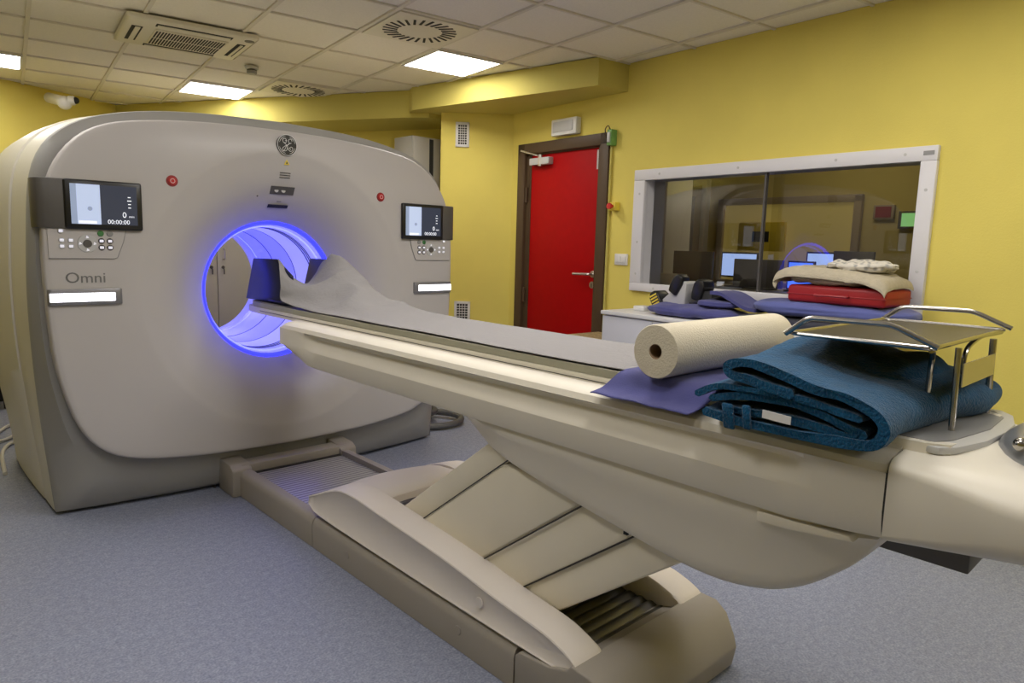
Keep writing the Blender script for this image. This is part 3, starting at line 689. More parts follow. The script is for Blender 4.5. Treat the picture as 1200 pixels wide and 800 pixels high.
def tail_ring(y, x_side, zb, zt, g, k=1.):
    rt = .03 + .09 * k; L = [Vector((TX - .08, y, zt + .012)), Vector((TX - (x_side - rt - .03), y, zt + .004))]
    for i in range(9):
        a = PI / 2 * i / 8; L.append(Vector((TX - (x_side - rt + rt * math.sin(a)), y, zt - .055 * (.4 + .6 * k) + .055 * (.4 + .6 * k) * math.cos(a))))
    rb = .02 + .05 * k
    for i in range(7):
        a = PI / 2 * i / 6; L.append(Vector((TX - (x_side - rb + rb * math.cos(a)), y, zb + rb * .7 - rb * .7 * math.sin(a))))
    L.append(Vector((TX - .08, y, zb))); return L + [Vector((2 * TX - q.x, q.y, q.z)) for q in L[::-1]]
bm = B(); loft(bm, [tail_ring(*s, sm(.46, .20, s[0])) for s in secs], close=True, cap0=True, cap1=True); obj('tail_cover', bm, 'bed', tb, angle=40)
bm = B(); box(bm, TX - .03, TX + .16, .34, .60, .70, .79, ID, .004); obj('drive_housing', bm, 'dgrey', tb)
# moving cradle top + pad
def cradle_ring(y, hw, zt, zb, sag):
    n = 12; up = [Vector((TX - hw + 2 * hw * k / n, y, zt - sag * math.cos((k / n - .5) * PI) ** 1)) for k in range(n + 1)]; dn = [Vector((q.x, y, zb)) for q in up[::-1]]; return up + dn
bm = B(); loft(bm, [cradle_ring(y, hw, 1.016, .985, .012) for y, hw in ((.36, .20), (.40, .222), (.5, .228), (3.5, .228), (3.66, .215), (3.74, .19), (3.78, .14))], cap0=True, cap1=True); obj('cradle', bm, 'bed', tb, angle=40)
bm = B(); loft(bm, [cradle_ring(y, hw, 1.040, 1.0165, .010) for y, hw in ((.50, .205), (.55, .222), (3.3, .222), (3.5, .221), (3.62, .21), (3.70, .185), (3.74, .14))], cap0=True, cap1=True); obj('mattress_pad', bm, 'pad', tb, angle=40)
bm = B(); tube(bm, [(TX - .231, y, 1.002) for y in (.5, 2, 3.5)], .0012, 6); obj('cradle_trim', bm, 'seam', tb)
# oval rear plate (part of the table end), silver handle dome
bm = B(); prism(bm, [(1.50, .455), (1.50, .375), (1.53, .352), (1.64, .325), (1.76, .318), (1.86, .322), (1.96, .345), (2.0, .375), (2.0, .455)], .996, 1.012, lambda u, v, a: (u, v, a), .004, 2); obj('rear_rim', bm, 'lgrey', tb)
bm = B(); prism(bm, [(1.53, .455), (1.53, .39), (1.58, .37), (1.75, .345), (1.90, .352), (1.965, .385), (1.965, .455)], 1.010, 1.0145, lambda u, v, a: (u, v, a)); obj('rear_plate', bm, 'mgrey', tb, smooth=False)
bm = B(); bmesh.ops.create_uvsphere(bm, u_segments=36, v_segments=20, radius=1)
for v in bm.verts:
    c = v.co; v.co = Vector((TX + .02 + c.x * .20, .175 + c.y * .15, .985 + max(c.z, 0) * .085))
dm = obj('handle_dome', bm, 'silver', tb, angle=60)
bm = B(); bmesh.ops.create_uvsphere(bm, u_segments=20, v_segments=12, radius=.0135, matrix=Matrix.Translation((1.588, .262, 1.028))); obj('knob', bm, 'chrome', dm)

# ------------------------------------------------------------------ head holder on the cradle
hh = thing('head_holder', 'glossy black U-shaped head support at the bore end of the table', 'head holder', (1.71, 3.5, 1.04))
wallp = [(3.79, 1.043), (3.68, 1.268), (3.42, 1.272), (3.315, 1.190), (3.315, 1.043)]
for x, sg in ((1.535, 1), (1.885, -1)):
    bm = B(); prism(bm, wallp, x, x + sg * .022, lambda u, v, a, sg=sg: (a + sg * .035 * sm(3.42, 3.30, u), u, v), .004, 2); obj('side_wing', bm, 'holder', hh, angle=30)
bm = B(); box(bm, 1.552, 1.87, 3.33, 3.74, 1.043, 1.058, ID, .004); obj('base_plate', bm, 'holder', hh)

# ------------------------------------------------------------------ disposable paper sheet
colx = [1.505, 1.56, 1.63, 1.70, 1.78, 1.86, 1.935]
ctrl = [(3.62, [1.185, 1.225, 1.155, 1.130, 1.20, 1.272, 1.245]), (3.46, [1.19, 1.245, 1.170, 1.135, 1.22, 1.302, 1.27]), (3.32, [1.165, 1.215, 1.165, 1.145, 1.235, 1.312, 1.27]), (3.20, [1.085, 1.13, 1.14, 1.165, 1.255, 1.30, 1.23]), (3.05, [1.050, 1.085, 1.135, 1.18, 1.24, 1.262, 1.18]),
        (2.85, [1.047, 1.06, 1.095, 1.115, 1.118, 1.110, 1.08]), (2.65, [1.047, 1.05, 1.062, 1.070, 1.070, 1.064, 1.055]), (2.42, [1.047, 1.047, 1.048, 1.052, 1.052, 1.050, 1.048]), (2.2, [1.0465] * 7), (1.8, [1.0465] * 7), (1.4, [1.0465] * 7), (1.1, [1.0465] * 7), (.9, [1.0465] * 7), (.80, [1.0465] * 7)]
rows = []
lead = [[(1.553, 3.41, 1.270), (1.585, 3.36, 1.215), (1.64, 3.36, 1.155), (1.705, 3.40, 1.140), (1.775, 3.46, 1.195), (1.845, 3.50, 1.268), (1.905, 3.50, 1.272)],
        [(1.528, 3.345, 1.225), (1.57, 3.31, 1.185), (1.63, 3.30, 1.150), (1.70, 3.30, 1.150), (1.775, 3.33, 1.220), (1.85, 3.36, 1.292), (1.915, 3.36, 1.27)],
        [(1.512, 3.300, 1.150), (1.56, 3.26, 1.130), (1.625, 3.22, 1.135), (1.70, 3.20, 1.165), (1.775, 3.20, 1.215), (1.855, 3.22, 1.235), (1.925, 3.22, 1.19)],
        [(1.505, 3.268, 1.075), (1.555, 3.20, 1.085), (1.625, 3.12, 1.120), (1.70, 3.08, 1.150), (1.775, 3.06, 1.172), (1.855, 3.06, 1.170), (1.93, 3.06, 1.12)]]
for r in lead: rows.append([Vector(p) for p in r])
for k, (y, zs) in enumerate(ctrl[5:]):
    rows.append([Vector((x + (.006 * math.sin(k * 2.3) if j == 0 else 0), y + (.13 * (1 - j / 3) if k == 0 and j < 3 else 0), z)) for j, (x, z) in enumerate(zip(colx, zs))])
bm = clothgrid(rows, 8, 8, .0022, .0016, 7., 3)
for v in bm.verts:
    k_ = sm(2.45, 2.8, v.co.y) * sm(1.05, 1.12, v.co.z); q = v.co * 5.0
    v.co.z += k_ * (.012 - .060 * abs(noise.noise(q)) - .006 * abs(noise.noise(q * 2.3 + Vector((5, 1, 2)))))
for v in bm.verts: v.co.z = max(v.co.z, 1.0445) if v.co.y > .75 else v.co.z
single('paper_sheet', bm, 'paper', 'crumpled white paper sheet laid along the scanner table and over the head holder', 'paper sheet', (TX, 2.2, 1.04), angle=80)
# paper roll
rc0 = Vector((1.437, 1.000, 1.1225)); rc1 = Vector((2.045, .992, 1.1225)); ax = (rc1 - rc0).normalized(); t = thing('paper_roll', 'thick roll of white couch paper lying across the scanner table', 'paper roll', (1.74, 1.0, 1.05))
a = ax.orthogonal().normalized(); b_ = ax.cross(a)
def cr_(c, r, n=48, wob=0.): return [c + (a * math.cos(2 * PI * k / n) + b_ * math.sin(2 * PI * k / n)) * r for k in range(n)]
bm = B(); L = (rc1 - rc0).length
loft(bm, [cr_(rc0 + ax * .03, .0195), cr_(rc0, .0195), cr_(rc0, .045), cr_(rc0 + ax * .0005, .0665), cr_(rc0 + ax * .003, .0685), cr_(rc0 + ax * L * .3, .0692), cr_(rc0 + ax * L * .7, .0690), cr_(rc1 - ax * .003, .0685), cr_(rc1, .0665), cr_(rc1, .0195), cr_(rc1 - ax * .03, .0195)])
obj('paper_winding', bm, 'roll', t, angle=50)
bm = B(); loft(bm, [cr_(rc0 + ax * .3, .0175), cr_(rc0 + ax * .002, .0175), cr_(rc0 + ax * .001, .0195), cr_(rc0 + ax * .3, .0195)]); obj('cardboard_core', bm, 'core', t)
# violet sheet under the roll
rows = []
for k, y in enumerate((1.135, 1.06, .98, .90, .835)):
    dy = [.03, .02, .0, .0, .0, -.01, 0]; rows.append([Vector((x, y + d, z)) for x, d, z in zip((1.388, 1.43, 1.475, 1.53, 1.66, 1.82, 1.95), dy, (.996, 1.006, 1.044, 1.0515, 1.0515, 1.0515, 1.050))])
bm = clothgrid(rows, 5, 6, .003, .003, 16., 11)
single('violet_sheet', bm, 'sheet', 'violet-blue cloth sheet folded flat under the paper roll, hanging over the table edge', 'sheet', (1.6, 1.0, 1.04), angle=80)

# ------------------------------------------------------------------ teal fleece blanket, folded
fl = thing('fleece_blanket', 'teal-blue folded fleece blanket beside the paper roll on the scanner table', 'blanket', (1.68, .6, 1.0))
def ribbon(bm, path, th, x0, x1, nx=26, f=None, seed=0):
    P = [Vector((p.x, p.y)) for p in catmull([(a, b_, 0) for a, b_ in path], 5)]; n = len(P); L_, R_ = [], []
    for i in range(n):
        d = (P[min(i + 1, n - 1)] - P[max(i - 1, 0)]).normalized(); q = Vector((-d.y, d.x)); L_.append(P[i] + q * th / 2); R_.append(P[i] - q * th / 2)
    e0 = (P[0] - P[1]).normalized() * th * .4; e1 = (P[-1] - P[-2]).normalized() * th * .4
    loop = L_ + [P[-1] + e1] + R_[::-1] + [P[0] + e0]; rings_ = []
    for k in range(nx + 1):
        u = k / nx; x = x0 + (x1 - x0) * u; rg_ = []; cen = sum((Vector((p.x, p.y)) for p in loop), Vector((0, 0))) / len(loop); e = 1.0
        for p in loop:
            q = Vector((x, p.x, p.y)); w = noise.noise(Vector((x * 7 + seed, p.x * 8, p.y * 8))) * .011 + noise.noise(Vector((x * 20, p.x * 20 + seed, p.y * 20))) * .004
            q.z += w * .8 * sm(1.0, 1.03, q.z); q.y += w * .8
            if k == 0: q.x += .006 * noise.noise(Vector((p.x * 30, p.y * 30, seed)))
            if f: q = f(q, u)
            q.z = max(q.z, 1.0)
            rg_.append(q)
        rings_.append(rg_)
    loft(bm, rings_, cap0=True, cap1=True)
def fold_f(q, u):
    q.z += (.024 * math.exp(-((u - .62) / .2) ** 2) * sm(1.07, 1.13, q.z)) * sm(.5, .66, q.y) - .006 * sm(.8, 1, u) * sm(1.05, 1.12, q.z)
    q.y += -.035 * sm(.0, 1, u) * sm(.6, .45, q.y) + .012 * math.sin(u * 5); return q
outerp = [(.815, 1.018), (.74, 1.010), (.62, 1.010), (.52, 1.011), (.458, 1.020), (.435, 1.048), (.448, 1.074), (.50, 1.096), (.58, 1.110), (.66, 1.135), (.73, 1.142), (.765, 1.126), (.750, 1.108), (.70, 1.104), (.62, 1.092)]
innerp = [(.80, 1.048), (.72, 1.070), (.62, 1.068), (.53, 1.052), (.480, 1.040), (.495, 1.029), (.56, 1.030), (.66, 1.036), (.76, 1.030)]
midp = [(.835, 1.052), (.79, 1.082), (.70, 1.087), (.60, 1.080), (.52, 1.068), (.475, 1.060)]
bm = B(); ribbon(bm, outerp, .020, 1.372, 2.0, f=fold_f, seed=1); obj('outer_fold', bm, 'fleece', fl, angle=80)
bm = B(); ribbon(bm, innerp, .017, 1.379, 1.96, f=fold_f, seed=5); obj('inner_fold', bm, 'fleece', fl, angle=80)
bm = B(); ribbon(bm, midp, .014, 1.374, 1.96, f=fold_f, seed=9); obj('middle_fold', bm, 'fleece', fl, angle=80)
for ya, yb, za, zb in ((.738, .764, .990, 1.046), (.698, .716, .998, 1.050)):
    bm = B(); box(bm, 1.363, 1.375, ya, yb, za, zb, lambda c: Vector((c[0] + .004 * math.sin(c[2] * 60), c[1] + (c[2] - 1.02) * .15, c[2])), .005, 3); obj('fabric_loop', bm, 'fleece', fl)
bm = B(); box(bm, 1.3575, 1.3605, .607, .668, -.0085, .0085, lambda c: Vector((c[0], c[1], 1.040 + c[2] + (c[1] - .64) * .05))); obj('care_tag', bm, 'wprint', fl, smooth=False)
bm = B(); pillow(bm, 1.62, 2.02, .475, .74, 1.03, 1.142, p=3.0, wr=.010, ws=11, seed=4); obj('bundled_end', bm, 'fleece', fl, angle=80)

# ------------------------------------------------------------------ steel over-table tray
ts = thing('tray_stand', 'chrome wire instrument tray standing over the end of the scanner table', 'tray stand', (1.84, .5, 1.014))
TZ = 1.197
bm = B(); box(bm, 1.535, 2.125, .415, .705, TZ - .003, TZ, ID, .0); 
rim = [(1.535, .415, TZ), (1.535, .705, TZ), (2.125, .705, TZ), (2.125, .415, TZ)]
obj('tray', bm, 'traym', ts, smooth=False)
bm = B(); tube(bm, [Vector(p) for p in roundpath([(1.535, .56, TZ), (1.535, .415, TZ), (2.125, .415, TZ), (2.125, .705, TZ), (1.535, .705, TZ), (1.535, .56, TZ)], .02)], .005, 8); obj('tray_rim', bm, 'chrome', ts)
for x in (1.528, 2.132):
    bm = B(); tube(bm, roundpath([(x, .712, TZ - .002), (x, .662, 1.236), (x, .49, 1.238), (x, .402, TZ + .004)], .018), .0062, 10); obj('side_rail', bm, 'chrome', ts)
bm = B(); tube(bm, roundpath([(1.66, .396, 1.0145), (1.66, .400, TZ - .006)], .01), .0065, 10); obj('leg', bm, 'chrome', ts)
bm = B(); tube(bm, roundpath([(1.925, .392, 1.0145), (1.925, .396, TZ - .006)], .01), .0075, 10); obj('leg', bm, 'chrome', ts)
bm = B(); tube(bm, roundpath([(1.665, .452, 1.0145), (1.66, .447, 1.16), (1.60, .43, 1.187), (1.55, .42, 1.192)], .03), .0058, 10); obj('leg', bm, 'chrome', ts)
bm = B(); tube(bm, roundpath([(1.925, .452, 1.0145), (1.925, .450, 1.16), (2.0, .44, 1.187), (2.11, .42, 1.192)], .03), .0058, 10); obj('leg', bm, 'chrome', ts)
bm = B(); box(bm, 1.664, 1.922, .387, .3895, 1.108, 1.158); obj('brace_plate', bm, 'steel', ts, smooth=False)

# ------------------------------------------------------------------ door, frame and fittings on the right wall
bm = B()
for q in ((3.275, 3.365, -.02, .03, 0, 2.2), (4.215, 4.305, -.02, .03, 0, 2.2), (3.275, 4.305, -.02, .03, 2.115, 2.2)): box(bm, *q, WT, .006)
for q in ((3.35, 3.40, -.14, -.0, 0, 2.13), (4.18, 4.23, -.14, -.0, 0, 2.13), (3.35, 4.23, -.14, 0, 2.105, 2.135)): box(bm, *q, WT)
struct('trim_4', bm, 'frame')
dr = thing('door_1', 'red door', 'door', WP(3.77, 0, 0)); del dr['label']; del dr['category']; dr['kind'] = 'structure'
bm = B(); box(bm, 3.395, 4.165, -.045, -.008, .005, 2.105, WT, .002); obj('door_leaf', bm, 'door', dr)
bm = B(); box(bm, 3.375, 3.397, -.06, -.003, .005, 2.105, WT); box(bm, 4.163, 4.185, -.06, -.003, .005, 2.105, WT); obj('door_edge', bm, 'frame', dr, smooth=False)
bm = B(); disc(bm, WP(3.415, -.008, 1.172), -N, .026, .008); hd = obj('lock_rosette', bm, 'steel', dr)
bm = B(); tube(bm, roundpath([WP(3.415, 0, 1.172), WP(3.415, .045, 1.172), WP(3.575, .048, 1.168)], .02), .0105, 10); obj('door_handle', bm, 'steel', dr)
bm = B(); disc(bm, WP(3.42, -.008, 1.09), -N, .026, .006); kh = obj('keyhole_plate', bm, 'steel', dr)
bm = B(); box(bm, 3.416, 3.424, -.0025, -.001, 1.07, 1.10, WT); obj('keyhole', bm, 'blackm', kh, smooth=False)
bm = B(); box(bm, 3.905, 4.14, -.01, .045, 2.02, 2.075, WT, .006); cl = obj('door_closer', bm, 'lgrey', dr)
bm = B(); tube(bm, [WP(4.02, .02, 2.08), WP(4.02, .06, 2.09), WP(4.24, .05, 2.145)], .007, 8); disc(bm, WP(4.02, .03, 2.01), (0, 0, 1), .018, .09); obj('closer_arm', bm, 'steel', cl)
bm = B(); box(bm, 3.398, 3.42, -.009, -.004, 1.95, 2.09, WT); obj('edge_plate', bm, 'lgrey', dr, smooth=False)
for z in (1.78, .95, .25):
    bm = B(); disc(bm, WP(4.20, .012, z - .05), (0, 0, 1), .012, .12, 12); obj('hinge', bm, 'frame', dr)
# emergency light above the door
t = thing('emergency_light', 'white rectangular emergency light box on yellow wall above the red door', 'emergency light', WP(3.735, 0, 2.28))
bm = B(); box(bm, 3.595, 3.875, 0, .055, 2.222, 2.345, WT, .008); obj('housing', bm, 'white', t)
bm = B(); box(bm, 3.63, 3.85, .053, .062, 2.248, 2.325, WT, .004); obj('lens', bm, 'lgrey', t)
# green junction box by frame corner + conduit
t = thing('junction_box', 'small green junction box at the upper right corner of the door frame', 'junction box', WP(3.245, 0, 2.16))
bm = B(); box(bm, 3.225, 3.27, 0, .06, 2.10, 2.21, WT, .005); obj('housing', bm, mat('pale_green_plastic', (.16, .36, .10), .5), t)
bm = B(); box(bm, 3.235, 3.262, .058, .068, 2.12, 2.19, WT, .003); obj('cover_plate', bm, 'lgrey', t)
bm = B(); tube(bm, roundpath([WP(3.25, .04, 2.2), WP(3.27, .05, 2.245), WP(3.30, .05, 2.22), WP(3.29, .045, 2.15)], .02), .004, 8); obj('wire', bm, 'frame', t)
bm = B(); tube(bm, [WP(3.262, .012, 0.02), WP(3.262, .012, 1.0), WP(3.262, .012, 2.10)], .010, 8); single('cable_conduit', bm, 'soffit', 'thin yellow-painted vertical conduit running down beside the door frame', 'conduit', WP(3.262, .012, 0.02))
# emergency stop
t = thing('emergency_stop', 'small yellow box with red mushroom stop button between door and window', 'stop button', WP(3.19, 0, 1.67))
bm = B(); box(bm, 3.165, 3.225, 0, .05, 1.64, 1.70, WT, .005); obj('housing', bm, 'yel', t)
bm = B(); disc(bm, WP(3.195, .05, 1.67), -N + U * .0, .012, .03); disc(bm, WP(3.195, .075, 1.67), -N, .022, .016); obj('push_button', bm, 'red', t)
# switch plate
t = thing('light_switch', 'white double light switch plate on yellow wall left of the window', 'light switch', WP(3.125, 0, 1.29))
bm = B(); box(bm, 3.062, 3.185, 0, .012, 1.252, 1.333, WT, .004); obj('plate', bm, 'white', t)
for s0 in (3.078, 3.126):
    bm = B(); box(bm, s0, s0 + .042, .011, .018, 1.27, 1.315, WT, .002); obj('rocker', bm, 'white', t)
# pillar vents
def wall_vent(a0, a1, z0, z1, label):
    t = thing('wall_vent', label, 'wall vent', PT_(((a0 + a1) / 2, 0, z0)), 'white grid vents on the yellow pillar')
    bm = B()
    w = .022
    for q in ((a0, a1, z0, z0 + w), (a0, a1, z1 - w, z1), (a0, a0 + w, z0, z1), (a1 - w, a1, z0, z1)): box(bm, q[0], q[1], 0, .015, q[2], q[3], PT_, .002)
    obj('frame', bm, 'white', t)
    bm = B(); box(bm, a0 + w, a1 - w, .0, .002, z0 + w, z1 - w, PT_); obj('backing', bm, 'vdark', t, smooth=False)
    bm = B()
    n = 4; W_ = (a1 - a0 - 2 * w)
    for k in range(1, n): box(bm, a0 + w + W_ * k / n - .002, a0 + w + W_ * k / n + .002, .002, .010, z0 + w, z1 - w, PT_)
    H_ = z1 - z0 - 2 * w; n2 = max(5, int(H_ / .020))
    for k in range(1, n2): box(bm, a0 + w, a1 - w, .002, .012, z0 + w + H_ * k / n2 - .0025, z0 + w + H_ * k / n2 + .0025, PT_)
    obj('louvre_grid', bm, 'white', t, smooth=False)
wall_vent(.372, .488, 2.183, 2.387, 'white grid air vent high on the yellow pillar')
wall_vent(.338, .477, .700, .875, 'white grid air vent low on the yellow pillar behind the paper sheet')
# ------------------------------------------------------------------ window to the control room
wn = bpy.data.objects.new('window_1', None); COL.objects.link(wn); wn.location = WP(2.06, 0, 1.1); wn['kind'] = 'structure'
for q in ((1.10, 3.02, 1.84, 1.913), (1.10, 3.02, 1.078, 1.135), (1.10, 1.175, 1.135, 1.84), (2.925, 3.02, 1.135, 1.84)):
    bm = B(); box(bm, q[0], q[1], -.01, .028, q[2], q[3], WT, .005); obj('window_frame', bm, 'winframe', wn)
bm = B()
for q in ((1.17, 2.93, 1.112, 1.122), (1.17, 2.93, 1.848, 1.858), (1.165, 1.173, 1.12, 1.85), (2.927, 2.935, 1.12, 1.85)): box(bm, q[0], q[1], -.20, .0, q[2], q[3], WT)
obj('window_reveal', bm, 'winframe', wn, smooth=False)
for (s, z) in ((2.965, 1.75), (2.965, 1.42), (2.965, 1.2), (2.8, 1.877), (2.2, 1.877), (1.6, 1.877), (1.25, 1.877), (1.137, 1.70), (1.137, 1.30), (2.8, 1.105)):
    bm = B(); disc(bm, WP(s, .027, z), -N, .008, .003, 14); obj('frame_screw', bm, 'lgrey', wn)
bm = B(); box(bm, 1.115, 1.165, .027, .030, 1.868, 1.888, WT); obj('maker_plate', bm, 'mgrey', wn, smooth=False)
for (sa, sb) in ((2.025, 2.93), (1.17, 2.022)):
    bm = B(); oa, ob = (sa - sb) * 0 + .004, -.084
    loft(bm, [[WP(sa, oa, 1.12), WP(sb, ob, 1.12)], [WP(sa, oa, 1.85), WP(sb, ob, 1.85)]], close=False); obj('glass_pane', bm, 'glass', wn, smooth=False)
bm = B(); box(bm, 2.018, 2.030, -.022, .004, 1.12, 1.85, WT); obj('mullion', bm, 'dgrey', wn, smooth=False)
# ------------------------------------------------------------------ control room
def cw(name, s0, s1, o0, o1, z0, z1, m): bm = B(); box(bm, s0, s1, o0, o1, z0, z1, WT); return struct(name, bm, m, smooth=False)
# beyond the far wall, only the room side is built: wall with framed window, side walls
cw('wall_control_far', -1.5, 6.5, -3.1, -3.0, 0, CZ, 'ctrlwall'); cw('wall_control_near_end', -1.6, -1.5, -3.0, -.14, 0, CZ, 'ctrlwall'); cw('wall_control_far_end', 6.4, 6.5, -3.0, -.14, 0, CZ, 'ctrlwall')
FO = -3.0
def fs(s): return 1.0 + (s - 0) * 1.0
k35 = (4.0 + 3.0) / (4.0 + 2.5)
# framed far door with two glass strips
t = thing('control_room_door', 'brown door with two tall narrow panes seen through the window', 'door', WP(4.85, FO, 0)); 
t.name = 'double_door'
def fz(z): return 1.38 + (z - 1.38) * k35
def fss(s): return s * k35
bm = B(); box(bm, fss(4.22), fss(4.8), FO, FO + .05, 0, fz(2.06), WT, .005); obj('door_leaf', bm, 'ctrldoor', t)
for a_, b2_ in ((4.60, 4.71), (4.36, 4.48)):
    bm = B(); box(bm, fss(a_), fss(b2_), FO + .05, FO + .055, fz(1.3), fz(1.94), WT); obj('glass_strip', bm, 'ctrlgrey', t, smooth=False)
bm = B(); box(bm, fss(4.20), fss(4.26), FO, FO + .08, 0, fz(2.09), WT, .004); box(bm, fss(4.20), fss(4.85), FO, FO + .08, fz(2.05), fz(2.11), WT, .004); obj('door_frame', bm, 'cabside', t)
# far interior window frame
t = thing('interior_window', 'brown-framed interior window on the far wall of the control room', 'window', WP(3.6, FO, 1.0))
bm = B()
for q in ((2.60, 4.07, 1.835, 1.90), (2.60, 4.07, 1.03, 1.08), (2.60, 2.67, 1.03, 1.9), (4.0, 4.07, 1.03, 1.9)): box(bm, fss(q[0]), fss(q[1]), FO, FO + .05, fz(q[2]), fz(q[3]), WT, .006)
obj('window_frame', bm, 'ctrldoor', t)
bm = B(); box(bm, fss(2.66), fss(4.01), FO, FO + .01, fz(1.07), fz(1.84), WT); obj('pane', bm, mat('warm_pane', (.5, .42, .15), .3, emit=(.5, .38, .10), estr=.22), t, smooth=False)
# wall objects in the control room
for nm, lab, cat, s0, s1, z0, z1, m1, m2 in (('wall_monitor', 'small wall screen with green picture at the right side of the control room', 'screen', 2.05, 2.29, 1.60, 1.745, 'dgrey', 'scr_green'),
    ('wall_panel', 'small framed red indicator panel on control room wall', 'wall panel', 2.33, 2.50, 1.68, 1.80, 'ctrldoor', 'dred'),
    ('notice_board', 'yellow notice board with dark cards on the control room wall', 'notice board', 3.28, 3.78, 1.38, 1.66, 'yel', 'blackm')):
    t = thing(nm, lab, cat, WP(fss((s0 + s1) / 2), FO, fz(z0)))
    bm = B(); F1_ = FO + (.055 if nm == 'notice_board' else 0); box(bm, fss(s0), fss(s1), F1_, F1_ + .04, fz(z0), fz(z1), WT, .004); obj('frame', bm, m1, t)
    k_ = .12 if nm != 'notice_board' else .32
    w_ = (s1 - s0) * k_; h_ = (z1 - z0) * k_
    bm = B(); box(bm, fss(s0 + w_), fss(s1 - w_), F1_ + .04, F1_ + .045, fz(z0 + h_), fz(z1 - h_), WT); obj('panel', bm, m2, t, smooth=False)
t = thing('pale_wall_section', 'tall pale wall section with small red and white notice, at left end of the control room', 'locker', WP(3.9, -1.1, 0))
bm = B(); box(bm, 3.545, 4.3, -1.35, -1.0, 0, 2.0, WT, .005); obj('carcass', bm, 'white', t)  # whitish wall section with a notice, built as a box
bm = B(); box(bm, 3.61, 3.73, -1.0, -.996, 1.40, 1.48, WT); nn = obj('notice', bm, 'wprint', t, smooth=False)
bm = B(); box(bm, 3.635, 3.705, -.996, -.994, 1.42, 1.45, WT); obj('notice_print', bm, 'red', nn, smooth=False)
# desk and monitors
t = thing('control_desk', 'pale control desk behind the window', 'desk', WP(2.3, -.6, 0))
bm = B(); box(bm, 1.0, 3.3, -1.0, -.25, 1.085, 1.115, WT, .005); obj('desktop', bm, 'cabside', t)
for s in (1.1, 3.2):
    bm = B(); box(bm, s, s + .05, -.95, -.30, 0, 1.086, WT); obj('side_panel', bm, 'cabside', t)
def monitor(s0, s1, off, z0, z1, mfront, label, back=False, light=None):
    t = thing('computer_monitor', label, 'monitor', WP((s0 + s1) / 2, off, 1.115), 'monitors on the control desk')
    bm = B(); box(bm, s0, s1, off - .02, off, z0, z1, WT, .004); h = obj('housing', bm, 'black' if not back else 'dgrey', t)
    if mfront:
        bm = B(); box(bm, s0 + .012, s1 - .012, off, off + .002, z0 + .012, z1 - .012, WT); obj('screen', bm, mfront, h, smooth=False)
    bm = B(); box(bm, (s0 + s1) / 2 - .03, (s0 + s1) / 2 + .03, off - .035, off - .02, 1.12, (z0 + z1) / 2, WT); box(bm, (s0 + s1) / 2 - .1, (s0 + s1) / 2 + .1, off - .11, off + .02, 1.115, 1.127, WT, .003); obj('stand', bm, 'dgrey', t)
monitor(2.77, 3.13, -.60, 1.135, 1.366, None, 'dark monitor seen from behind, leftmost on the control desk', True)
monitor(2.44, 2.74, -.66, 1.185, 1.368, 'scr_blue2', 'monitor with bright light-blue screen in front of the window left pane')
monitor(2.19, 2.565, -.56, 1.13, 1.322, None, 'black monitor standing behind the window mullion', True)
monitor(1.99, 2.18, -.60, 1.13, 1.322, 'scr_blue', 'monitor with saturated blue screen beside the folded towels')
monitor(1.90, 2.16, -.80, 1.28, 1.385, 'scr_blue2', 'small pale blue screen above the saturated blue one')
monitor(1.63, 1.885, -.62, 1.20, 1.394, None, 'dark monitor behind the cream towels', True)
bm = B(); box(bm, 2.80, 3.04, -.35, -.23, 1.115, 1.20, WT, .006); single('paper_box', bm, 'cabside', 'white cardboard box on the desk behind the lower left window frame', 'box', WP(2.92, -.3, 1.115))
# added unseen panel that brightens the control room
t = thing('control_room_fill_light', 'added unseen light panel brightening the control room', 'ceiling light', WP(2.6, -1.8, CZ))
bm = B(); box(bm, 2.2, 3.2, -2.3, -1.7, CZ - .01, CZ + .012, WT); obj('diffuser', bm, mat('dim_fill_lamp', (1, 1, 1), .5, emit=(1, .9, .7), estr=3.2), t, smooth=False)

# ------------------------------------------------------------------ low cabinets under the window
def cabinet(s0, s1, label, lock_s, key):
    t = thing('low_cabinet', label, 'cabinet', WP((s0 + s1) / 2, .2, 0), 'low grey cabinets under the window')
    bm = B(); box(bm, s0, s1, .012, .445, .06, .942, WT); box(bm, s0 + .02, s1 - .02, .05, .42, 0, .06, WT); obj('carcass', bm, 'cabside', t, smooth=False)
    mid = (s0 + s1) / 2
    for a_, b2_ in ((s0 + .003, mid - .003), (mid + .003, s1 - .003)):
        bm = B(); box(bm, a_, b2_, .446, .464, .065, .936, WT, .002); d = obj('door', bm, 'cab', t)
        if a_ < lock_s < b2_:
            bm = B(); disc(bm, WP(lock_s, .464, .90), -N, .011, .006, 16); lk = obj('lock', bm, 'steel', d)
            if key:
                bm = B(); box(bm, lock_s - .003, lock_s + .003, .468, .495, .885, .905, WT); torus(bm, WP(lock_s, .49, .872), U, .014, .002, 16, 5); box(bm, lock_s - .002, lock_s + .006, .484, .49, .80, .86, WT); obj('key', bm, 'steel', lk)
cabinet(2.022, 2.852, 'low light grey two-door cabinet nearest the red door', 2.40, False)
cabinet(1.190, 2.018, 'low light grey two-door cabinet with key in lock, right of its neighbour', 1.56, True)
bm = B(); box(bm, 1.182, 2.86, .008, .475, .943, .968, WT, .004); single('worktop', bm, 'cabtop', 'white worktop spanning the two low cabinets', 'worktop', WP(2.02, .2, .943))
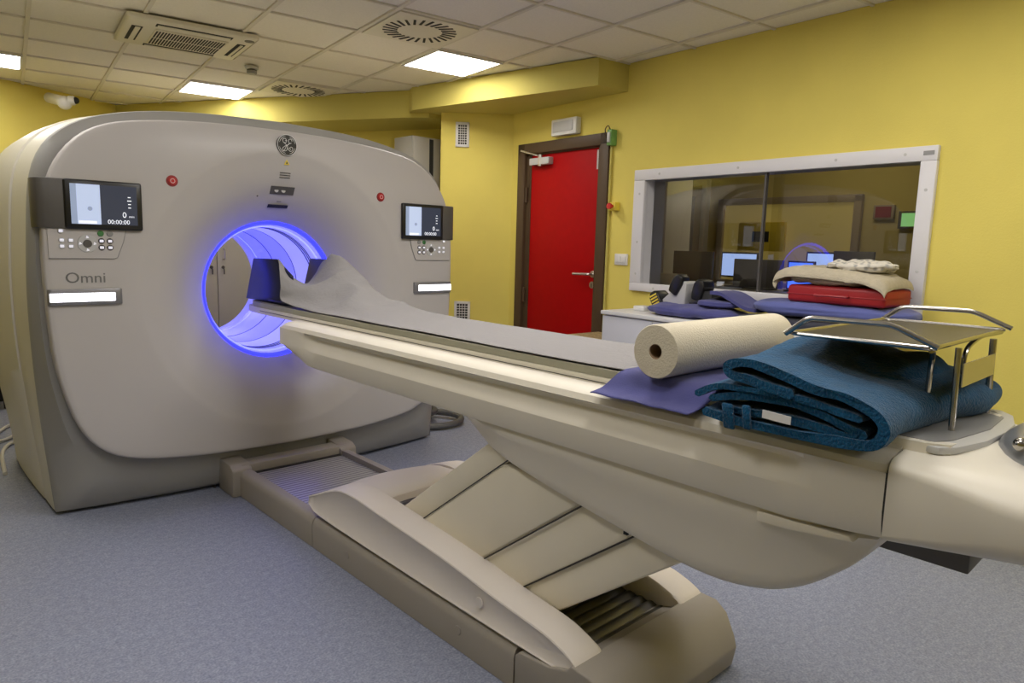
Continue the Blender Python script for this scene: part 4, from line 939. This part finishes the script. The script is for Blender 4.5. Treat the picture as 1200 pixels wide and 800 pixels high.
# linens on the worktop
HT = .969
bm = B(); pillow(bm, 1.93, 2.60, .10, .43, HT, 1.045, WT, p=2.6, wr=.008, ws=11, seed=2); single('folded_sheet', bm, 'sheet', 'violet folded bed sheet lying in front of the telephones', 'sheet', WP(2.26, .25, HT), angle=80)
bm = B(); pillow(bm, 1.97, 2.22, .14, .36, 1.045, 1.088, WT, p=3.5, wr=.004, ws=14, seed=5); single('folded_drape', bm, 'sheet', 'small violet folded drape resting on the left violet sheet', 'sheet', WP(2.1, .25, 1.045), angle=80)
# second drape folded over itself
bm = clothgrid([[WP(s + ds, o, z) for s, z in ((2.10, 1.132), (2.02, 1.125), (1.93, 1.085), (1.86, 1.055), (1.80, 1.05))] for o, ds in ((.15, 0), (.24, .01), (.33, .03))], 5, 5, .02, .004, 12., 8)
single('folded_drape', bm, 'sheet', 'violet drape folded over, leaning between drape stack and pillow', 'sheet', WP(2.0, .25, 1.05), angle=80)
bm = B(); pillow(bm, 1.22, 1.92, .12, .45, HT, 1.035, WT, p=3.6, wr=.005, ws=12, seed=7); single('folded_blanket', bm, 'navy', 'black folded cloth beneath the long violet pillow', 'blanket', WP(1.5, .28, HT), angle=80)
bm = B(); pillow(bm, 1.02, 1.86, .06, .43, 1.036, 1.135, WT, p=2.7, wr=.006, ws=8, seed=9); single('pillow', bm, 'sheet2', 'long blue-violet pillow on the black cloth under the red case', 'pillow', WP(1.5, .25, 1.036), angle=80)
t = thing('red_case', 'flat red case lying on the blue-violet pillow', 'case', WP(1.37, .22, 1.13))
bm = B(); box(bm, 1.12, 1.61, .10, .40, 1.128, 1.215, WT, .018, 3); obj('body', bm, mat('deep_red_case', (.33, .008, .012), .5), t)
bm = B(); tube(bm, roundpath([WP(1.45, .405, 1.17), WP(1.45, .43, 1.17), WP(1.29, .43, 1.17), WP(1.29, .405, 1.17)], .012), .006, 8); obj('handle', bm, 'dred', t)
bm = B(); box(bm, 1.12, 1.61, .098, .402, 1.166, 1.172, WT, .001); obj('seam', bm, 'dred', t)
bm = clothgrid([[WP(s, o, z + dz) for s, z in ((1.665, 1.225), (1.68, 1.262), (1.62, 1.292), (1.52, 1.298), (1.42, 1.290), (1.32, 1.288), (1.22, 1.275), (1.14, 1.25), (1.115, 1.215))] for o, dz in ((.10, 0), (.20, .01), (.30, .008), (.39, .0), (.425, -.035))], 5, 5, .012, .008, 12., 1)
single('towel', bm, 'towel', 'cream towel draped over the red case, uppermost layer', 'towel', WP(1.4, .25, 1.21), angle=80)
bm = B(); pillow(bm, 1.18, 1.64, .12, .39, 1.216, 1.282, WT, p=3, wr=.008, ws=15, seed=12); single('towel', bm, 'towel', 'thick folded cream towel lying directly on the red case', 'towel', WP(1.4, .25, 1.216), angle=80)
bm = B(); pillow(bm, 1.14, 1.46, .16, .36, 1.293, 1.345, WT, p=2.4, wr=.012, ws=22, seed=15); single('patterned_cloth', bm, 'pattern', 'small crumpled grey patterned cloth on top of the cream towels', 'cloth', WP(1.3, .25, 1.293), angle=80)
# telephones / handsets
def handset(s, o, tilt, label, big):
    t = thing('desk_telephone', label, 'telephone', WP(s, o, HT), 'two telephones on the worktop')
    R = Matrix.Rotation(tilt, 3, 'Y')
    def T(c): v = R @ Vector((c[0], c[1], c[2])); return WP(s + v.x, o + v.y, HT + .0 + v.z)
    bm = B(); prism(bm, [(-.13, .0), (.10, .0), (.12, .03), (.0, .10), (-.115, .03)], -.06, .06, lambda u, v, a: T((u, a, v)), .006, 2); obj('body', bm, 'lgrey' if big else 'blackm', t)
    for k, q in enumerate(((.045, .095), (-.07, .075)) if big else ((-.02, .10),)):
        bm = B(); prism(bm, [(q[0] - .035, q[1] - .04), (q[0] + .02, q[1] - .045), (q[0] + .045, q[1] + .02), (q[0] + .03, q[1] + .055), (q[0] - .02, q[1] + .05), (q[0] - .045, q[1])], -.055, .055, lambda u, v, a: T((u, a, v)), .010, 3); cu_ = obj('handset_cradle', bm, 'black', t)
    if big:
        bm = B()
        for k in range(3): box(bm, -.105, -.088 + .0, .0555, .058, .055 + k * .016, .065 + k * .016, lambda c: T((c[0] + .02 * k * 0, c[1], c[2])))
        for k in range(3): box(bm, -.10, -.045, .055, .0575, .05 + k * .018, .060 + k * .018, T)
        obj('key_block', bm, 'yel', t, smooth=False)
def phone(s0, label, big):
    t = thing('desk_telephone', label, 'telephone', WP(s0, .2, HT), 'two telephones on the worktop')
    P_ = lambda a, b_: (lambda u, v, w_: WP(s0 + u, w_, HT + v))
    sl = [(.08, .0), (.08, .055), (-.12, .215), (-.145, .20), (-.13, .0)] if big else [(.07, .0), (.07, .05), (-.03, .16), (-.09, .165), (-.10, .0)]
    bm = B(); prism(bm, sl, .12, .24, P_(0, 0), .008, 2); obj('body', bm, 'lgrey' if big else 'blackm', t)
    def paddle(cu, cv, L, ang, w0, w1):
        pts = [(-.035, -L), (.03, -L), (.04, -L * .4), (.04, L * .5), (.02, L), (-.02, L), (-.038, L * .4)]
        ca, sa = math.cos(ang), math.sin(ang); q = [(cu + a_ * ca - c_ * sa, cv + a_ * sa + c_ * ca) for a_, c_ in pts]
        bm = B(); prism(bm, q, w0, w1, P_(0, 0), .010, 3); return obj('handset', bm, 'black', t)
    if big:
        pd = paddle(.075, .085, .055, -.5, .15, .27)
        bm = B()
        for k in range(4): box(bm, -.028, .028, .271, .2725, -.034 + k * .019, -.024 + k * .019, lambda c: WP(s0 + .075 + c[0] * .88 + c[2] * .48, c[1], HT + .085 + c[2] * .88 - c[0] * .48))
        obj('key_block', bm, 'yel', pd, smooth=False)
        paddle(-.075, .19, .065, .5, .18, .26)
    else: paddle(-.0, .165, .065, .25, .14, .26)
phone(2.51, 'grey telephone with yellow key block at the left end of the worktop', True)
phone(2.27, 'black telephone with upright handset just right of the grey telephone', False)
bm = B(); box(bm, -.14, .14, -.10, .10, 0, .012, lambda c: WP(2.19 + c[0] * .9, .17 + c[1], 1.075 + c[2] + c[0] * -.20), .003); single('dark_folder', bm, 'navy', 'dark folder leaning behind the violet drapes below the window', 'folder', WP(2.2, .17, 1.07))
bm = B(); box(bm, 2.67, 2.76, .18, .27, HT, HT + .03, WT, .005); single('adhesive_roll', bm, 'white', 'small white box at the left end of the worktop', 'box', WP(2.71, .22, HT))
# wicker hamper at door
t = thing('wicker_hamper', 'wicker hamper between red door and cabinet, top just visible', 'hamper', WP(3.08, .2, 0))
bm = B()
for k in range(9):
    z0 = k * .082
    box(bm, 2.93, 3.21, .12, .42, z0, z0 + .076, WT, .012)
obj('body', bm, 'wicker', t)
bm = B(); box(bm, 2.915, 3.225, .105, .435, .738, .762, WT, .008); obj('rim', bm, 'wicker', t)

# ------------------------------------------------------------------ things behind the scanner
# tall grey equipment cabinet
t = thing('equipment_cabinet', 'tall grey equipment cabinet with dark stripe behind the scanner', 'cabinet', (3.70, 5.25, 0))
bm = B(); box(bm, 3.552, 3.86, 5.10, 5.38, 0, 2.29, ID, .008); obj('carcass', bm, 'gcab', t)
bm = B(); box(bm, 3.735, 3.775, 5.094, 5.101, .1, 2.275); obj('dark_stripe', bm, 'blackm', t, smooth=False)
bm = B(); box(bm, 3.56, 3.73, 5.09, 5.101, .1, 2.28, ID, .003); obj('door', bm, 'gcab', t)
# storage cupboard seen through the bore
t = thing('storage_cupboard', 'tall cream two-door cupboard seen through the scanner bore', 'cupboard', (2.27, 6.4, 0))
bm = B(); box(bm, 1.55, 2.95, 6.22, 6.65, 0, 1.95, ID, .004); obj('carcass', bm, 'store', t)
for xa, xb, lx in ((1.56, 2.262, 2.215), (2.268, 2.94, 2.315)):
    bm = B(); box(bm, xa, xb, 6.198, 6.219, .06, 1.93, ID, .002); d = obj('door', bm, 'store', t)
    bm = B(); disc(bm, (lx, 6.198, 1.11), (0, -1, 0), .014, .01, 16); tube(bm, [(lx, 6.185, 1.11), (lx, 6.17, 1.09), (lx, 6.172, 1.05)], .006, 6); obj('lock', bm, 'dgrey', d)
    bm = B(); tube(bm, roundpath([(lx + (.01 if lx > 2.262 else -.01), 6.195, 1.27), (lx + (.01 if lx > 2.262 else -.01), 6.17, 1.27), (lx + (.01 if lx > 2.262 else -.01), 6.17, 1.18), (lx, 6.195, 1.18)], .01), .005, 8); obj('door_handle', bm, 'steel', d)
# grey hose coil right of the scanner
bm = B(); pts = catmull([(2.90, 4.05, .03), (3.02, 3.98, .03), (3.16, 3.96, .035), (3.28, 4.03, .04), (3.30, 4.18, .045), (3.20, 4.32, .05), (3.05, 4.36, .06), (2.96, 4.28, .07), (3.02, 4.16, .08), (3.14, 4.18, .09), (3.16, 4.30, .09), (3.06, 4.42, .06), (2.92, 4.5, .04)], 6)
tube(bm, pts, .024, 10); single('coiled_hose', bm, 'cable', 'dark grey hose coiled on the floor right of the scanner base', 'hose', (3.1, 4.2, 0))
# pale cables left of the scanner
for k, ps in enumerate(([(.50, 4.7, .01), (.55, 5.2, .012), (.66, 5.42, .012), (.9, 5.5, .012)], [(.40, 5.3, .012), (.58, 5.7, .012), (.70, 5.9, .015), (1.0, 6.0, .012)], [(.3, 5.5, .012), (.55, 5.45, .014), (.75, 5.65, .014), (1.0, 5.7, .012)])):
    bm = B(); tube(bm, catmull(ps, 6), .011, 8); single('floor_cable', bm, 'wcable', 'pale cable lying on the floor at the left back of the scanner', 'cable', ps[0], 'pale cables behind the scanner')
t = thing('low_trolley', 'low cream and dark trolley at the far left behind the scanner', 'trolley', (.55, 6.7, 0))
bm = B(); box(bm, .1, .80, 6.5, 6.9, .24, .36, ID, .008); obj('shelf', bm, 'cabside', t)
bm = B(); box(bm, .15, .75, 6.55, 6.85, .36, .50, ID, .01); obj('black_unit', bm, 'blackm', t)
for x in (.14, .74):
    for y in (6.54, 6.84):
        bm = B(); tube(bm, [(x, y, .0), (x, y, .24)], .02, 8); obj('leg', bm, 'blackm', t)

# ------------------------------------------------------------------ light
w = bpy.data.worlds.new('world'); sc.world = w; w.use_nodes = True
w.node_tree.nodes['Background'].inputs[0].default_value = (.9, .88, .85, 1); w.node_tree.nodes['Background'].inputs[1].default_value = .15
sc.view_settings.view_transform = 'Standard'; sc.view_settings.look = 'None'; sc.view_settings.exposure = 0; sc.view_settings.gamma = 1
sc.cycles.use_denoising = True
sc.cycles.max_bounces = 8; sc.cycles.diffuse_bounces = 5; sc.cycles.glossy_bounces = 4; sc.cycles.transparent_max_bounces = 8
sc.cycles.sample_clamp_indirect = 6; sc.cycles.caustics_reflective = False; sc.cycles.caustics_refractive = False
